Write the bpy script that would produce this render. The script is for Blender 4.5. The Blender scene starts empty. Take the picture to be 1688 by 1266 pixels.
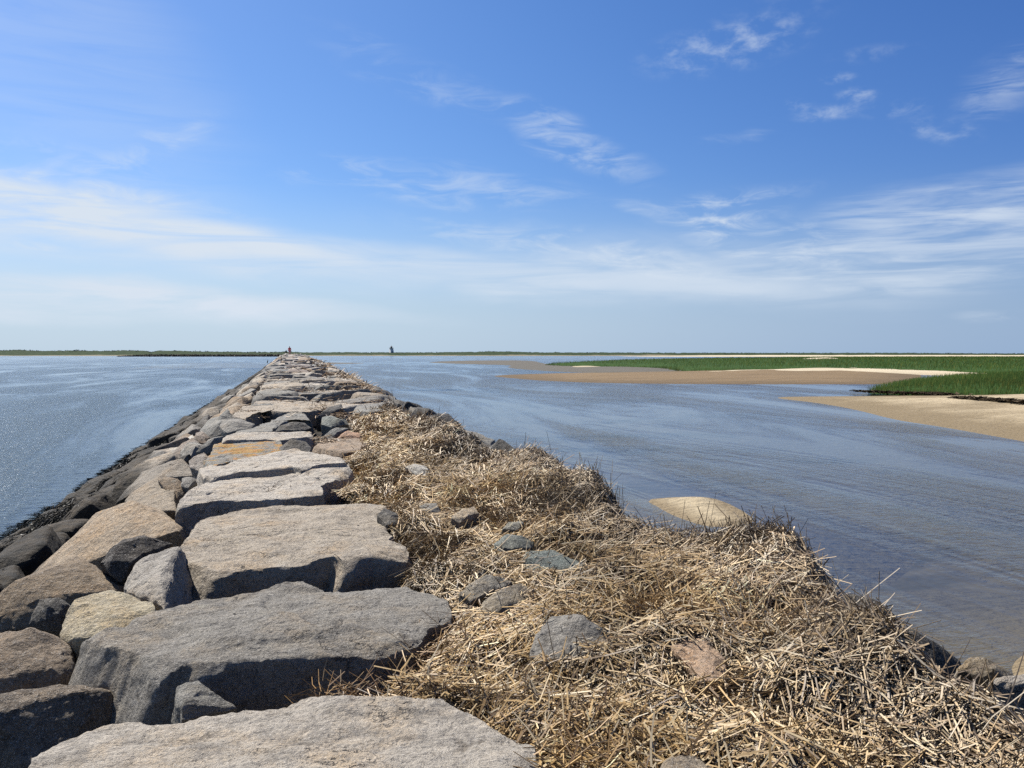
import bpy, bmesh, math, random
import numpy as np
R = math.radians
sc = bpy.context.scene
COL = sc.collection
rng = np.random.default_rng(7)
random.seed(7)

# ------------------------------------------------------------------ camera, sky, sun, exposure
CAMZ = 3.3                                   # eye height above the water
F = 1365.0                                   # focal length in pixels of the 1688 px wide photograph
PIT = math.atan(50 / F)
YAW = math.atan(370 * math.cos(PIT) / F)
cam = bpy.data.objects.new('camera', bpy.data.cameras.new('camera'))
COL.objects.link(cam)
cam.data.sensor_width = 36.0
cam.data.lens = 36.0 * F / 1688
cam.data.clip_start = 0.05
cam.data.clip_end = 40000
cam.location = (0, 0, CAMZ)
cam.rotation_euler = (math.pi / 2 - PIT, 0, -YAW)
sc.camera = cam

SUN_EL, SUN_AZ = R(52), R(-36)               # azimuth from +Y, negative = to the left
world = bpy.data.worlds.new('World')
sc.world = world
world.use_nodes = True

sun = bpy.data.objects.new('sun', bpy.data.lights.new('sun', 'SUN'))
COL.objects.link(sun)
sun.data.energy = 5.0
sun.data.angle = R(0.5)
sun.data.color = (1.0, 0.95, 0.87)
sun.rotation_euler = (math.pi / 2 - SUN_EL, 0, math.pi - SUN_AZ)
sc.view_settings.view_transform = 'Standard'
sc.view_settings.look = 'None'
sc.view_settings.exposure = 1.08
sc.view_settings.gamma = 1.0
sc.cycles.use_denoising = False
sc.cycles.sample_clamp_direct = 2.5
sc.cycles.sample_clamp_indirect = 2.0


class NT:
    """small helper for building node trees"""
    def __init__(self, tree):
        self.t = tree
        self.n = tree.nodes
        self.l = tree.links

    def new(self, typ, **kw):
        nd = self.n.new(typ)
        for k, v in kw.items():
            setattr(nd, k, v)
        return nd

    def put(self, sock, v):
        if isinstance(v, bpy.types.NodeSocket):
            self.l.new(v, sock)
        else:
            sock.default_value = v

    def math(self, op, a, b=None, clamp=False):
        nd = self.new('ShaderNodeMath', operation=op, use_clamp=clamp)
        self.put(nd.inputs[0], a)
        if b is not None:
            self.put(nd.inputs[1], b)
        return nd.outputs[0]

    def mix(self, f, a, b, mode='MIX'):
        nd = self.new('ShaderNodeMix', data_type='RGBA', blend_type=mode)
        self.put(nd.inputs[0], f)
        for s, v in ((nd.inputs[6], a), (nd.inputs[7], b)):
            self.put(s, v if isinstance(v, bpy.types.NodeSocket) or len(v) == 4 else (*v, 1))
        return nd.outputs[2]

    def ramp(self, v, lo, hi, a=0.0, b=1.0):
        nd = self.new('ShaderNodeMapRange', interpolation_type='SMOOTHSTEP')
        self.put(nd.inputs[0], v)
        for i, x in enumerate((lo, hi, a, b)):
            self.put(nd.inputs[i + 1], x)
        return nd.outputs[0]

    def noise(self, vec, scale, detail=4, rough=0.55, dist=0.0, dim='3D', w=None):
        nd = self.new('ShaderNodeTexNoise', noise_dimensions=dim)
        if vec is not None:
            self.l.new(vec, nd.inputs['Vector'])
        nd.inputs['Scale'].default_value = scale
        nd.inputs['Detail'].default_value = detail
        nd.inputs['Roughness'].default_value = rough
        nd.inputs['Distortion'].default_value = dist
        if w is not None:
            self.put(nd.inputs['W'], w)
        return nd.outputs[0]

    def mapping(self, vec, loc=(0, 0, 0), rot=(0, 0, 0), scale=(1, 1, 1), typ='POINT'):
        nd = self.new('ShaderNodeMapping', vector_type=typ)
        self.l.new(vec, nd.inputs[0])
        nd.inputs[1].default_value = loc
        nd.inputs[2].default_value = rot
        nd.inputs[3].default_value = scale
        return nd.outputs[0]


# ---- sky: Nishita, with thin cirrus laid out by azimuth / elevation
def build_sky():
    g = NT(world.node_tree)
    bg = g.n['Background']
    sky = g.new('ShaderNodeTexSky', sky_type='NISHITA', sun_disc=False)
    sky.sun_elevation = SUN_EL
    sky.sun_rotation = SUN_AZ
    sky.air_density = 1.0
    sky.dust_density = 0.9
    sky.ozone_density = 2.5
    hs = g.new('ShaderNodeHueSaturation')
    hs.inputs['Hue'].default_value = 0.494
    hs.inputs['Saturation'].default_value = 1.22
    hs.inputs['Value'].default_value = 1.0
    g.l.new(sky.outputs[0], hs.inputs['Color'])
    tc = g.new('ShaderNodeTexCoord')
    sep = g.new('ShaderNodeSeparateXYZ')
    g.l.new(tc.outputs['Generated'], sep.inputs[0])
    az = g.math('ARCTAN2', sep.outputs[0], sep.outputs[1])
    el = g.math('ARCSINE', sep.outputs[2])
    comb = g.new('ShaderNodeCombineXYZ')
    g.l.new(g.math('MULTIPLY', az, 57.2958), comb.inputs[0])
    g.l.new(g.math('MULTIPLY', el, 57.2958), comb.inputs[1])
    ae = comb.outputs[0]                                      # degrees
    # warp so that the cloud edges are ragged
    wn = g.new('ShaderNodeTexNoise')
    g.l.new(g.mapping(ae, scale=(0.06, 0.16, 1)), wn.inputs['Vector'])
    wn.inputs['Scale'].default_value = 1.0
    wn.inputs['Detail'].default_value = 5
    wv = g.new('ShaderNodeVectorMath', operation='SUBTRACT')
    g.l.new(wn.outputs['Color'], wv.inputs[0])
    wv.inputs[1].default_value = (0.5, 0.5, 0.5)
    ws = g.new('ShaderNodeVectorMath', operation='MULTIPLY')
    g.l.new(wv.outputs[0], ws.inputs[0])
    ws.inputs[1].default_value = (9, 4.2, 0)
    wa = g.new('ShaderNodeVectorMath', operation='ADD')
    g.l.new(ae, wa.inputs[0])
    g.l.new(ws.outputs[0], wa.inputs[1])
    warped = wa.outputs[0]
    streak = g.ramp(g.noise(g.mapping(ae, rot=(0, 0, R(7)), scale=(0.07, 0.62, 1)), 1.0, 7, 0.6, 0.7), 0.18, 0.66)
    wisp = g.ramp(g.noise(g.mapping(ae, rot=(0, 0, R(24)), scale=(0.22, 0.8, 1)), 1.0, 8, 0.62, 0.9), 0.38, 0.72)
    puff = g.ramp(g.noise(g.mapping(ae, scale=(0.6, 1.1, 1)), 1.0, 5, 0.6, 0.15), 0.40, 0.80)
    streak2 = g.ramp(g.noise(g.mapping(ae, rot=(0, 0, R(-8)), scale=(0.10, 0.95, 1)), 1.0, 7, 0.6, 0.5), 0.34, 0.68)
    def px2ae(px, py):
        d = ray(px, py)
        return math.degrees(math.atan2(d[0], d[1])), math.degrees(math.asin(d[2] / np.linalg.norm(d)))
    total = None
    # centre px, half sizes px, tilt degrees (positive = falls to the right), strength, kind
    deg = 57.2958 / F
    for (px, py, a, b, tilt, s, kind) in [
            (-60, 345, 460, 74, 6, 1.15, streak),
            (250, 388, 420, 50, 9, 0.95, streak),
            (620, 432, 420, 40, 7, 0.75, streak),
            (30, 300, 360, 26, 5, 0.75, wisp),
            (60, 492, 460, 38, 1, 1.15, streak),
            (400, 502, 330, 26, 3, 0.75, streak),
            (20, 415, 90, 9, 1, 0.6, wisp),
            (940, 415, 330, 34, 10, 0.70, wisp),
            (1000, 465, 420, 40, 4, 0.55, streak),
            (230, 255, 130, 30, -24, 0.45, wisp),
            (60, 262, 240, 34, 8, 0.35, wisp),
            (545, 282, 80, 26, -10, 0.40, wisp),
            (740, 305, 230, 40, 6, 0.50, wisp),
            (945, 225, 160, 44, 24, 0.60, wisp),
            (760, 150, 260, 34, 18, 0.26, wisp),
            (1040, 337, 70, 20, 4, 0.45, wisp),
            (1205, 338, 150, 40, -8, 0.8, wisp),
            (1270, 392, 170, 48, 10, 0.85, wisp),
            (1150, 450, 420, 66, 3, 0.55, streak),
            (1610, 335, 280, 44, -7, 0.62, streak2),
            (1590, 398, 340, 60, -4, 0.72, streak2),
            (1420, 446, 300, 26, 2, 0.50, streak2),
            (1195, 78, 150, 40, -6, 0.50, puff),
            (1260, 42, 120, 40, -10, 0.16, puff),
            (1318, 172, 26, 11, 8, 0.6, puff),
            (1383, 129, 30, 10, 4, 0.5, puff),
            (1415, 158, 36, 15, 10, 0.55, puff),
            (1365, 186, 60, 14, 0, 0.5, puff),
            (1440, 88, 70, 14, 0, 0.2, puff),
            (1552, 214, 60, 22, 14, 0.4, puff),
            (1480, 180, 60, 14, 0, 0.35, puff),
            (1665, 145, 100, 50, -18, 0.5, wisp),
            (1205, 214, 60, 12, 0, 0.25, wisp),
            (1390, 470, 90, 10, 0, 0.30, wisp),
            (1660, 503, 80, 9, 0, 0.35, wisp),
            (120, 120, 420, 190, 55, 0.22, streak)]:
        a0, e0 = px2ae(px, py)
        src = ae if kind is puff else warped
        v = g.mapping(src, loc=(a0, e0, 0), rot=(0, 0, R(-tilt)), scale=(a * deg, b * deg, 1), typ='TEXTURE')
        ln = g.new('ShaderNodeVectorMath', operation='LENGTH')
        g.l.new(v, ln.inputs[0])
        m = g.math('MULTIPLY', g.ramp(ln.outputs[1], 1.15, 0.30), s)
        m = g.math('MULTIPLY', m, kind)
        total = m if total is None else g.math('MAXIMUM', g.math('MULTIPLY', g.math('ADD', total, m), 0.88), g.math('MAXIMUM', total, m))
    mask = g.math('MULTIPLY', total, 0.79, clamp=True)
    tint = g.mix(1.0, hs.outputs[0], (SKY_T[0], SKY_T[1], SKY_T[2]), 'MULTIPLY')
    # thin bright veil towards the horizon (real haze of the sea air)
    veil = g.ramp(g.math('MULTIPLY', el, 57.2958), 12.0, 0.0, 0.0, 0.85)
    side = g.ramp(az, R(-5), R(62))
    tint = g.mix(side, tint, g.mix(1.0, tint, (0.72, 0.74, 0.88), 'MULTIPLY'))
    c1 = g.mix(veil, tint, g.mix(side, (5.1, 6.5, 7.9), (2.9, 4.2, 6.3)))
    # the sky is paler towards the sun's side, deeper away from it
    c2 = g.mix(mask, c1, (6.5, 7.3, 8.3))
    g.l.new(c2, bg.inputs[0])
    bg.inputs[1].default_value = 0.05


SKY_T = (0.80, 0.93, 1.22)

# ------------------------------------------------------------------ pixel <-> ground geometry
_r = np.array([math.cos(YAW), -math.sin(YAW), 0])
_f = np.array([math.sin(YAW) * math.cos(PIT), math.cos(YAW) * math.cos(PIT), -math.sin(PIT)])
_u = np.cross(_r, _f)


def ray(px, py):
    return _f * F + _r * (px - 844) - _u * (py - 633)


def at(px, py, z):
    """point of the horizontal plane z seen at a photograph pixel"""
    d = ray(px, py)
    return np.array([0, 0, CAMZ]) + d * ((z - CAMZ) / d[2])


ZT_Y = [0, 3, 6, 12, 26, 56, 100, 150, 320]
ZT_Z = [1.68, 1.68, 1.70, 1.76, 1.88, 2.2, 2.6, 2.88, 2.9]
XL, XR, BL, BR = -1.15, 3.05, -4.75, 6.4


def ztop(y):
    return np.interp(y, ZT_Y, ZT_Z)


def surf(x, y):
    """nominal surface of the breakwater: flat top, two slopes"""
    zt = ztop(y)
    w = 1 + 0 * y
    l = (x - BL) / (XL - BL)
    r_ = (BR - x) / (BR - XR)
    return np.minimum(zt, np.minimum(l, r_) * (zt - 0.05))


def hit(px, py):
    d = ray(px, py)
    d = d / np.linalg.norm(d)
    t = np.linspace(1.5, 400, 40000)
    p = np.array([0, 0, CAMZ]) + t[:, None] * d
    below = p[:, 2] < np.maximum(surf(p[:, 0], p[:, 1]), -0.3)
    return p[np.argmax(below)]


def on_plane(px, py, p0, n):
    d = ray(px, py)
    c = np.array([0, 0, CAMZ])
    return c + d * (np.dot(p0 - c, n) / np.dot(d, n))


# ------------------------------------------------------------------ numpy noise
_P = np.random.default_rng(3).permutation(256)
_P = np.concatenate([_P, _P, _P])
_G = np.random.default_rng(4).normal(size=(256, 3))
_G /= np.linalg.norm(_G, axis=1)[:, None]


def perlin(p):
    i = np.floor(p).astype(int)
    f = p - i
    u = f * f * f * (f * (f * 6 - 15) + 10)
    i &= 255
    out = 0
    for dx in (0, 1):
        for dy in (0, 1):
            for dz in (0, 1):
                h = _P[_P[_P[i[:, 0] + dx] + i[:, 1] + dy] + i[:, 2] + dz]
                g = _G[h]
                v = g[:, 0] * (f[:, 0] - dx) + g[:, 1] * (f[:, 1] - dy) + g[:, 2] * (f[:, 2] - dz)
                w = (u[:, 0] if dx else 1 - u[:, 0]) * (u[:, 1] if dy else 1 - u[:, 1]) * (u[:, 2] if dz else 1 - u[:, 2])
                out = out + v * w
    return out * 1.6


def fbm(p, o=3, gain=0.5):
    s, a = 0, 1.0
    for k in range(o):
        s = s + a * perlin(p * 2 ** k + 17.3 * k)
        a *= gain
    return s


def n2(x, y, sx, sy=None, off=0.0, o=3):
    sy = sx if sy is None else sy
    return fbm(np.stack([x * sx + off, y * sy + off * 0.7, np.full_like(x, 3.1 + off)], 1), o)


# ------------------------------------------------------------------ mesh and tagging helpers
def mesh_np(name, verts, faces, mat=None, smooth=True):
    """faces: list of (n,k) integer arrays"""
    me = bpy.data.meshes.new(name)
    verts = np.ascontiguousarray(verts, dtype=np.float32)
    loops = np.concatenate([f.ravel() for f in faces]).astype(np.int32)
    sizes = np.concatenate([np.full(len(f), f.shape[1]) for f in faces]).astype(np.int32)
    me.vertices.add(len(verts))
    me.vertices.foreach_set('co', verts.ravel())
    me.loops.add(len(loops))
    me.loops.foreach_set('vertex_index', loops)
    me.polygons.add(len(sizes))
    me.polygons.foreach_set('loop_start', np.concatenate([[0], np.cumsum(sizes)[:-1]]).astype(np.int32))
    me.update(calc_edges=True)
    me.polygons.foreach_set('use_smooth', np.full(len(sizes), bool(smooth)))
    me.validate()
    if mat:
        me.materials.append(mat)
    return me


def link(name, me, loc=(0, 0, 0), parent=None):
    o = bpy.data.objects.new(name, me)
    COL.objects.link(o)
    o.location = loc
    if parent:
        o.parent = parent
    return o


def tag(o, label=None, cat=None, group=None, kind=None):
    for k, v in (('label', label), ('category', cat), ('group', group), ('kind', kind)):
        if v:
            o[k] = v
    return o


def grid_faces(nu, nv):
    i = np.arange(nu - 1)[:, None] * nv + np.arange(nv - 1)[None]
    i = i.ravel()
    return np.stack([i, i + nv, i + nv + 1, i + 1], 1)


def add_color(me, name, col):
    a = me.attributes.new(name, 'FLOAT_COLOR', 'POINT')
    c = np.ones((len(me.vertices), 4), np.float32)
    c[:, :3] = col
    a.data.foreach_set('color', c.ravel())


# ------------------------------------------------------------------ materials
def new_mat(name, rough=0.85, spec=0.3):
    m = bpy.data.materials.new(name)
    m.use_nodes = True
    g = NT(m.node_tree)
    b = g.n['Principled BSDF']
    b.inputs['Roughness'].default_value = rough
    b.inputs['Specular IOR Level'].default_value = spec
    return m, g, b


def bump(g, b, h, dist, strength=1.0, prev=None):
    nd = g.new('ShaderNodeBump')
    nd.inputs['Distance'].default_value = dist
    nd.inputs['Strength'].default_value = strength
    g.l.new(h, nd.inputs['Height'])
    if prev is not None:
        g.l.new(prev, nd.inputs['Normal'])
    g.l.new(nd.outputs[0], b.inputs['Normal'])
    return nd.outputs[0]


def mat_stone():
    m, g, b = new_mat('granite', 0.8, 0.25)
    oi = g.new('ShaderNodeObjectInfo')
    geo = g.new('ShaderNodeNewGeometry')
    tc = g.new('ShaderNodeTexCoord')
    off = g.new('ShaderNodeVectorMath', operation='ADD')
    g.l.new(tc.outputs['Object'], off.inputs[0])
    cx = g.new('ShaderNodeCombineXYZ')
    g.l.new(g.math('MULTIPLY', oi.outputs['Random'], 91.0), cx.inputs[0])
    g.l.new(g.math('MULTIPLY', oi.outputs['Random'], 37.0), cx.inputs[1])
    g.l.new(cx.outputs[0], off.inputs[1])
    v = off.outputs[0]
    blot = g.noise(v, 2.2, 5, 0.6, 0.4)
    mid = g.noise(v, 11, 5, 0.65)
    grain = g.noise(v, 46, 4, 0.75)
    speck = g.noise(v, 105, 2, 0.6)
    strat = g.noise(g.mapping(v, rot=(R(12), R(8), R(14)), scale=(1.2, 9, 14)), 1.0, 5, 0.6, 0.3)
    base = g.mix(1.0, oi.outputs['Color'], (1.02, 1.0, 0.935), 'MULTIPLY')
    # weathering blotches, warm stains, darker crust
    warm = g.mix(1.0, base, (1.12, 0.98, 0.80), 'MULTIPLY')
    c = g.mix(g.ramp(blot, 0.45, 0.72), base, warm)
    dark = g.mix(1.0, base, (0.55, 0.55, 0.56), 'MULTIPLY')
    c = g.mix(g.ramp(g.noise(v, 3.7, 6, 0.7, 0.5), 0.50, 0.66, 0, 0.85), c, dark)
    pale = g.mix(0.35, base, (0.62, 0.60, 0.56))
    c = g.mix(g.ramp(mid, 0.52, 0.75, 0, 0.55), c, pale)
    c = g.mix(g.ramp(strat, 0.60, 0.72, 0, 0.45), c, dark)
    # salt and pepper grain
    c = g.mix(g.ramp(grain, 0.48, 0.64, 0, 0.75), c, g.mix(1.0, base, (0.42, 0.42, 0.43), 'MULTIPLY'))
    c = g.mix(g.ramp(speck, 0.56, 0.68, 0, 0.5), c, (0.66, 0.63, 0.58))
    # pits, cracks and grime
    pit = g.noise(v, 6.5, 9, 0.78, 0.6)
    c = g.mix(g.ramp(pit, 0.55, 0.63, 0, 0.7), c, g.mix(1.0, base, (0.34, 0.32, 0.30), 'MULTIPLY'))
    crk = g.new('ShaderNodeTexNoise', noise_dimensions='3D')
    g.l.new(v, crk.inputs['Vector'])
    crk.inputs['Scale'].default_value = 1.7
    crk.inputs['Detail'].default_value = 6
    crk.inputs['Roughness'].default_value = 0.62
    cl = g.math('ABSOLUTE', g.math('SUBTRACT', crk.outputs[0], 0.5))
    crack = g.math('MULTIPLY', g.ramp(cl, 0.008, 0.002), g.ramp(blot, 0.54, 0.62))
    c = g.mix(g.math('MULTIPLY', crack, 0.75), c, (0.05, 0.045, 0.04))
    # orange lichen, amount in the colour's alpha
    ln = g.noise(v, 2.6, 8, 0.7, 0.6)
    lo = g.math('SUBTRACT', 0.86, g.math('MULTIPLY', oi.outputs['Alpha'], 0.62))
    lm = g.ramp(ln, lo, g.math('ADD', lo, 0.07))
    lcol = g.mix(g.ramp(g.noise(v, 17, 4), 0.35, 0.65), (0.52, 0.21, 0.025), (0.36, 0.25, 0.05))
    c = g.mix(g.math('MULTIPLY', lm, 0.85), c, lcol)
    # small pale and rusty lichen rosettes
    vo = g.new('ShaderNodeTexVoronoi')
    g.l.new(v, vo.inputs['Vector'])
    vo.inputs['Scale'].default_value = 3.4
    sp = g.ramp(g.math('ADD', vo.outputs['Distance'], g.math('MULTIPLY', g.math('SUBTRACT', mid, 0.5), 0.12)), 0.105, 0.085)
    sp = g.math('MULTIPLY', sp, g.ramp(g.noise(v, 1.3, 2), 0.5, 0.62))
    c = g.mix(g.math('MULTIPLY', sp, 0.5), c, (0.40, 0.39, 0.33))
    # tide zone: black algae and brown rockweed
    sz = g.new('ShaderNodeSeparateXYZ')
    g.l.new(geo.outputs['Position'], sz.inputs[0])
    tn = g.noise(geo.outputs['Position'], 0.9, 5, 0.6)
    lev = g.math('SUBTRACT', sz.outputs[2], g.math('MULTIPLY', g.math('SUBTRACT', tn, 0.5), 0.9))
    lev = g.math('SUBTRACT', lev, g.math('MULTIPLY', g.math('MINIMUM', g.math('MAXIMUM', g.math('SUBTRACT', sz.outputs[1], 8.0), 0.0), 50.0), 0.017))
    tide = g.ramp(lev, 1.10, 0.84)
    wcol = g.mix(g.ramp(g.noise(geo.outputs['Position'], 6, 5, 0.6), 0.35, 0.7), (0.018, 0.016, 0.012), (0.065, 0.048, 0.027))
    c = g.mix(g.math('MULTIPLY', tide, 0.93), c, wcol)
    g.l.new(c, b.inputs['Base Color'])
    h = g.math('ADD', g.math('MULTIPLY', grain, 0.28), g.math('MULTIPLY', mid, 1.0))
    h = g.math('ADD', h, g.math('MULTIPLY', strat, 0.7))
    h = g.math('ADD', h, g.math('MULTIPLY', speck, 0.14))
    h = g.math('SUBTRACT', h, g.math('MULTIPLY', crack, 0.35))
    h = g.math('ADD', h, g.math('MULTIPLY', pit, -1.1))
    bump(g, b, h, 0.045, 1.0)
    return m


def mat_straw(name, rough=0.55, spec=0.35):
    m, g, b = new_mat(name, rough, spec)
    at_ = g.new('ShaderNodeAttribute', attribute_name='Col')
    tc = g.new('ShaderNodeTexCoord')
    c = g.mix(g.ramp(g.noise(tc.outputs['Object'], 60, 2), 0.35, 0.7, 0, 0.35), at_.outputs['Color'],
              g.mix(1.0, at_.outputs['Color'], (0.5, 0.45, 0.4), 'MULTIPLY'))
    g.l.new(c, b.inputs['Base Color'])
    return m


def mat_noise(name, cols, scales=(1, 8, 60), rough=0.95, bumpd=0.02, spec=0.1, stretch=(1, 1, 1)):
    m, g, b = new_mat(name, rough, spec)
    tc = g.new('ShaderNodeTexCoord')
    v = g.mapping(tc.outputs['Object'], scale=stretch)
    a = g.noise(v, scales[0], 6, 0.62, 0.4)
    d = g.noise(v, scales[1], 5, 0.65)
    e = g.noise(v, scales[2], 4, 0.7)
    c = g.mix(g.ramp(a, 0.36, 0.66), cols[0], cols[1])
    c = g.mix(g.ramp(d, 0.42, 0.7, 0, 0.7), c, cols[2])
    c = g.mix(g.ramp(e, 0.5, 0.72, 0, 0.5), c, cols[3] if len(cols) > 3 else cols[0])
    g.l.new(c, b.inputs['Base Color'])
    bump(g, b, g.math('ADD', d, g.math('MULTIPLY', e, 0.6)), bumpd)
    return m


def mat_plain(name, col, rough=0.7, spec=0.3, var=0.2, sc_=9.0):
    m, g, b = new_mat(name, rough, spec)
    tc = g.new('ShaderNodeTexCoord')
    n = g.noise(tc.outputs['Object'], sc_, 4)
    g.l.new(g.mix(g.ramp(n, 0.3, 0.7), tuple(x * (1 - var) for x in col), tuple(min(1, x * (1 + var)) for x in col)), b.inputs['Base Color'])
    return m


def mat_water():
    m = bpy.data.materials.new('sea_water')
    m.use_nodes = True
    g = NT(m.node_tree)
    g.n.remove(g.n['Principled BSDF'])
    out = g.n['Material Output']
    tc = g.new('ShaderNodeTexCoord')
    p = tc.outputs['Object']
    # wind rows: ruffled and slick areas
    big = g.noise(g.mapping(p, rot=(0, 0, R(4)), scale=(0.105, 0.022, 1)), 1.0, 5, 0.68, 1.2)
    big2 = g.noise(g.mapping(p, rot=(0, 0, R(-6)), scale=(0.022, 0.006, 1)), 1.0, 4, 0.55, 0.4)
    ruff = g.ramp(g.math('ADD', g.math('MULTIPLY', big, 0.6), g.math('MULTIPLY', big2, 0.4)), 0.385, 0.525, 0.07, 1.0)
    r1 = g.noise(g.mapping(p, rot=(0, 0, R(-38)), scale=(1.0, 2.6, 1)), 1.0, 3, 0.55, 0.5)
    r2 = g.noise(g.mapping(p, rot=(0, 0, R(-8)), scale=(4.0, 8.0, 1)), 1.0, 3, 0.55, 0.5)
    r3 = g.noise(g.mapping(p, rot=(0, 0, R(-45)), scale=(13, 21, 1)), 1.0, 2, 0.5, 0.3)
    r0 = g.noise(g.mapping(p, rot=(0, 0, R(-14)), scale=(0.26, 0.62, 1)), 1.0, 4, 0.6, 0.6)
    h = g.math('ADD', g.math('MULTIPLY', r1, 0.7), g.math('MULTIPLY', r2, 0.55))
    h = g.math('ADD', h, g.math('MULTIPLY', r0, 0.45))
    h = g.math('ADD', h, g.math('MULTIPLY', r3, 0.2))
    # the lee of the breakwater is calmer on the right
    sxy = g.new('ShaderNodeSeparateXYZ')
    g.l.new(p, sxy.inputs[0])
    rad = g.math('SQRT', g.math('ADD', g.math('POWER', sxy.outputs[0], 2.0), g.math('POWER', sxy.outputs[1], 2.0)))
    calm = g.math('MULTIPLY', g.ramp(sxy.outputs[0], 0.0, 3.0), g.ramp(rad, 26.0, 12.0))
    h = g.math('MULTIPLY', h, g.math('MULTIPLY', ruff, g.math('SUBTRACT', 1.0, g.math('MULTIPLY', calm, 0.62))))
    bm = g.new('ShaderNodeBump')
    bm.inputs['Distance'].default_value = 0.09
    bm.inputs['Strength'].default_value = 1.0
    g.l.new(h, bm.inputs['Height'])
    fr = g.new('ShaderNodeFresnel')
    fr.inputs['IOR'].default_value = 1.33
    g.l.new(bm.outputs[0], fr.inputs['Normal'])
    tr = g.new('ShaderNodeBsdfTransparent')
    tr.inputs[0].default_value = (0.68, 0.71, 0.67, 1)
    gl = g.new('ShaderNodeBsdfGlossy')
    gl.inputs['Roughness'].default_value = 0.11
    gl.inputs[0].default_value = (0.80, 0.87, 0.95, 1)
    g.l.new(bm.outputs[0], gl.inputs['Normal'])
    mx = g.new('ShaderNodeMixShader')
    g.l.new(fr.outputs[0], mx.inputs[0])
    g.l.new(tr.outputs[0], mx.inputs[1])
    g.l.new(gl.outputs[0], mx.inputs[2])
    g.l.new(mx.outputs[0], out.inputs[0])
    return m


build_sky()
GRANITE = mat_stone()

# ------------------------------------------------------------------ water, sea bed, sand bars, marsh
W = link('water', mesh_np('water', np.array([[-15000, -3000, 0], [15000, -3000, 0], [15000, 25000, 0], [-15000, 25000, 0.0]]),
                          [np.array([[0, 1, 2, 3]])], mat_water(), False))
tag(W, kind='structure')


SEA1, SEA2 = (0.15, 0.122, 0.085), (0.23, 0.19, 0.135)


def seabed():
    xs = np.concatenate([np.linspace(-3000, -60, 25), np.linspace(-55, 120, 180), np.linspace(130, 6000, 30)])
    ys = np.concatenate([np.linspace(-400, -10, 8), np.linspace(-8, 160, 170), np.linspace(170, 9000, 40)])
    X, Y = np.meshgrid(xs, ys, indexing='ij')
    x, y = X.ravel(), Y.ravel()
    shore = np.clip((x - 1.5) / 4, 0, 1)
    z = -1.5 + shore * 1.05 + 0.16 * n2(x, y, 0.06, 0.13, 5) * (0.4 + shore)
    z = np.where(np.hypot(x, y) > 170, -0.8, z)
    m, g, b = new_mat('sea_bed', 0.9, 0.1)
    tc = g.new('ShaderNodeTexCoord')
    p = tc.outputs['Object']
    sx = g.new('ShaderNodeSeparateXYZ')
    g.l.new(p, sx.inputs[0])
    weed = g.ramp(g.noise(g.mapping(p, rot=(0, 0, R(-30)), scale=(0.10, 0.34, 1)), 1.0, 6, 0.65, 0.5), 0.50, 0.62)
    fine = g.noise(p, 3.0, 5, 0.65)
    sand = g.mix(g.ramp(fine, 0.3, 0.7), SEA1, SEA2)
    sand = g.mix(g.math('MULTIPLY', weed, 0.62), sand, (0.075, 0.068, 0.038))
    deep = g.mix(g.ramp(fine, 0.3, 0.7), (0.025, 0.045, 0.06), (0.045, 0.065, 0.08))
    c = g.mix(g.ramp(sx.outputs[0], 2.0, 9.0), deep, sand)
    g.l.new(c, b.inputs['Base Color'])
    o = link('sea_bed', mesh_np('sea_bed', np.stack([x, y, z], 1), [grid_faces(len(xs), len(ys))], m))
    tag(o, kind='structure')


seabed()


def poly_sd(x, y, poly):
    """distance to the polygon outline, positive inside"""
    d = np.full(x.shape, 1e9)
    ins = np.zeros(x.shape, bool)
    n = len(poly)
    for i in range(n):
        ax, ay = poly[i][:2]
        bx, by = poly[(i + 1) % n][:2]
        ex, ey = bx - ax, by - ay
        t = np.clip(((x - ax) * ex + (y - ay) * ey) / (ex * ex + ey * ey + 1e-12), 0, 1)
        d = np.minimum(d, np.hypot(x - ax - t * ex, y - ay - t * ey))
        c = ((ay > y) != (by > y)) & (x < (bx - ax) * (y - ay) / (by - ay + 1e-12) + ax)
        ins ^= c
    return np.where(ins, d, -d)


def smooth_poly(pts, it=2):
    p = np.array(pts, float)
    for _ in range(it):
        q = np.roll(p, -1, 0)
        p = np.stack([p * 0.75 + q * 0.25, p * 0.25 + q * 0.75], 1).reshape(-1, p.shape[1])
    return p


def land(name, pxs, h, slope, mat, n=120, noise=0.05, nscale=0.15, z0=-0.12, raw=False, pad=4.0):
    """an island of sand or mud whose waterline is traced on the water plane"""
    poly = np.array([at(a, b, 0.0)[:2] for a, b in pxs]) if not raw else np.array(pxs, float)
    poly = smooth_poly(poly)
    pad = max(pad, min(0.9 / slope, 45))
    mn, mx = poly.min(0) - pad, poly.max(0) + pad
    # grid finer near the camera
    u = np.linspace(0, 1, n)
    ys = mn[1] + (mx[1] - mn[1]) * u ** 1.8
    xs = np.linspace(mn[0], mx[0], n)
    X, Y = np.meshgrid(xs, ys, indexing='ij')
    x, y = X.ravel(), Y.ravel()
    d = poly_sd(x, y, poly)
    d = d + noise * 8 * n2(x, y, nscale, nscale, 2.0) * np.clip(np.abs(d), 0.2, 1)
    hn = h * (1 - np.exp(-np.maximum(d, 0) * slope / h))
    z = np.where(d > 0, hn * (1 + 0.35 * n2(x, y, nscale * 1.3, nscale * 1.3, 9.0)), np.maximum(d * slope, z0 * 12))
    V = np.stack([x, y, z], 1)
    f = grid_faces(n, n)
    keep = (z[f] > z0 * 11).any(1)
    f = f[keep]
    used = np.unique(f)
    mp = np.zeros(len(V), int)
    mp[used] = np.arange(len(used))
    o = link(name, mesh_np(name, V[used], [mp[f]], mat))
    tag(o, kind='structure')
    return poly, o


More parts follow.
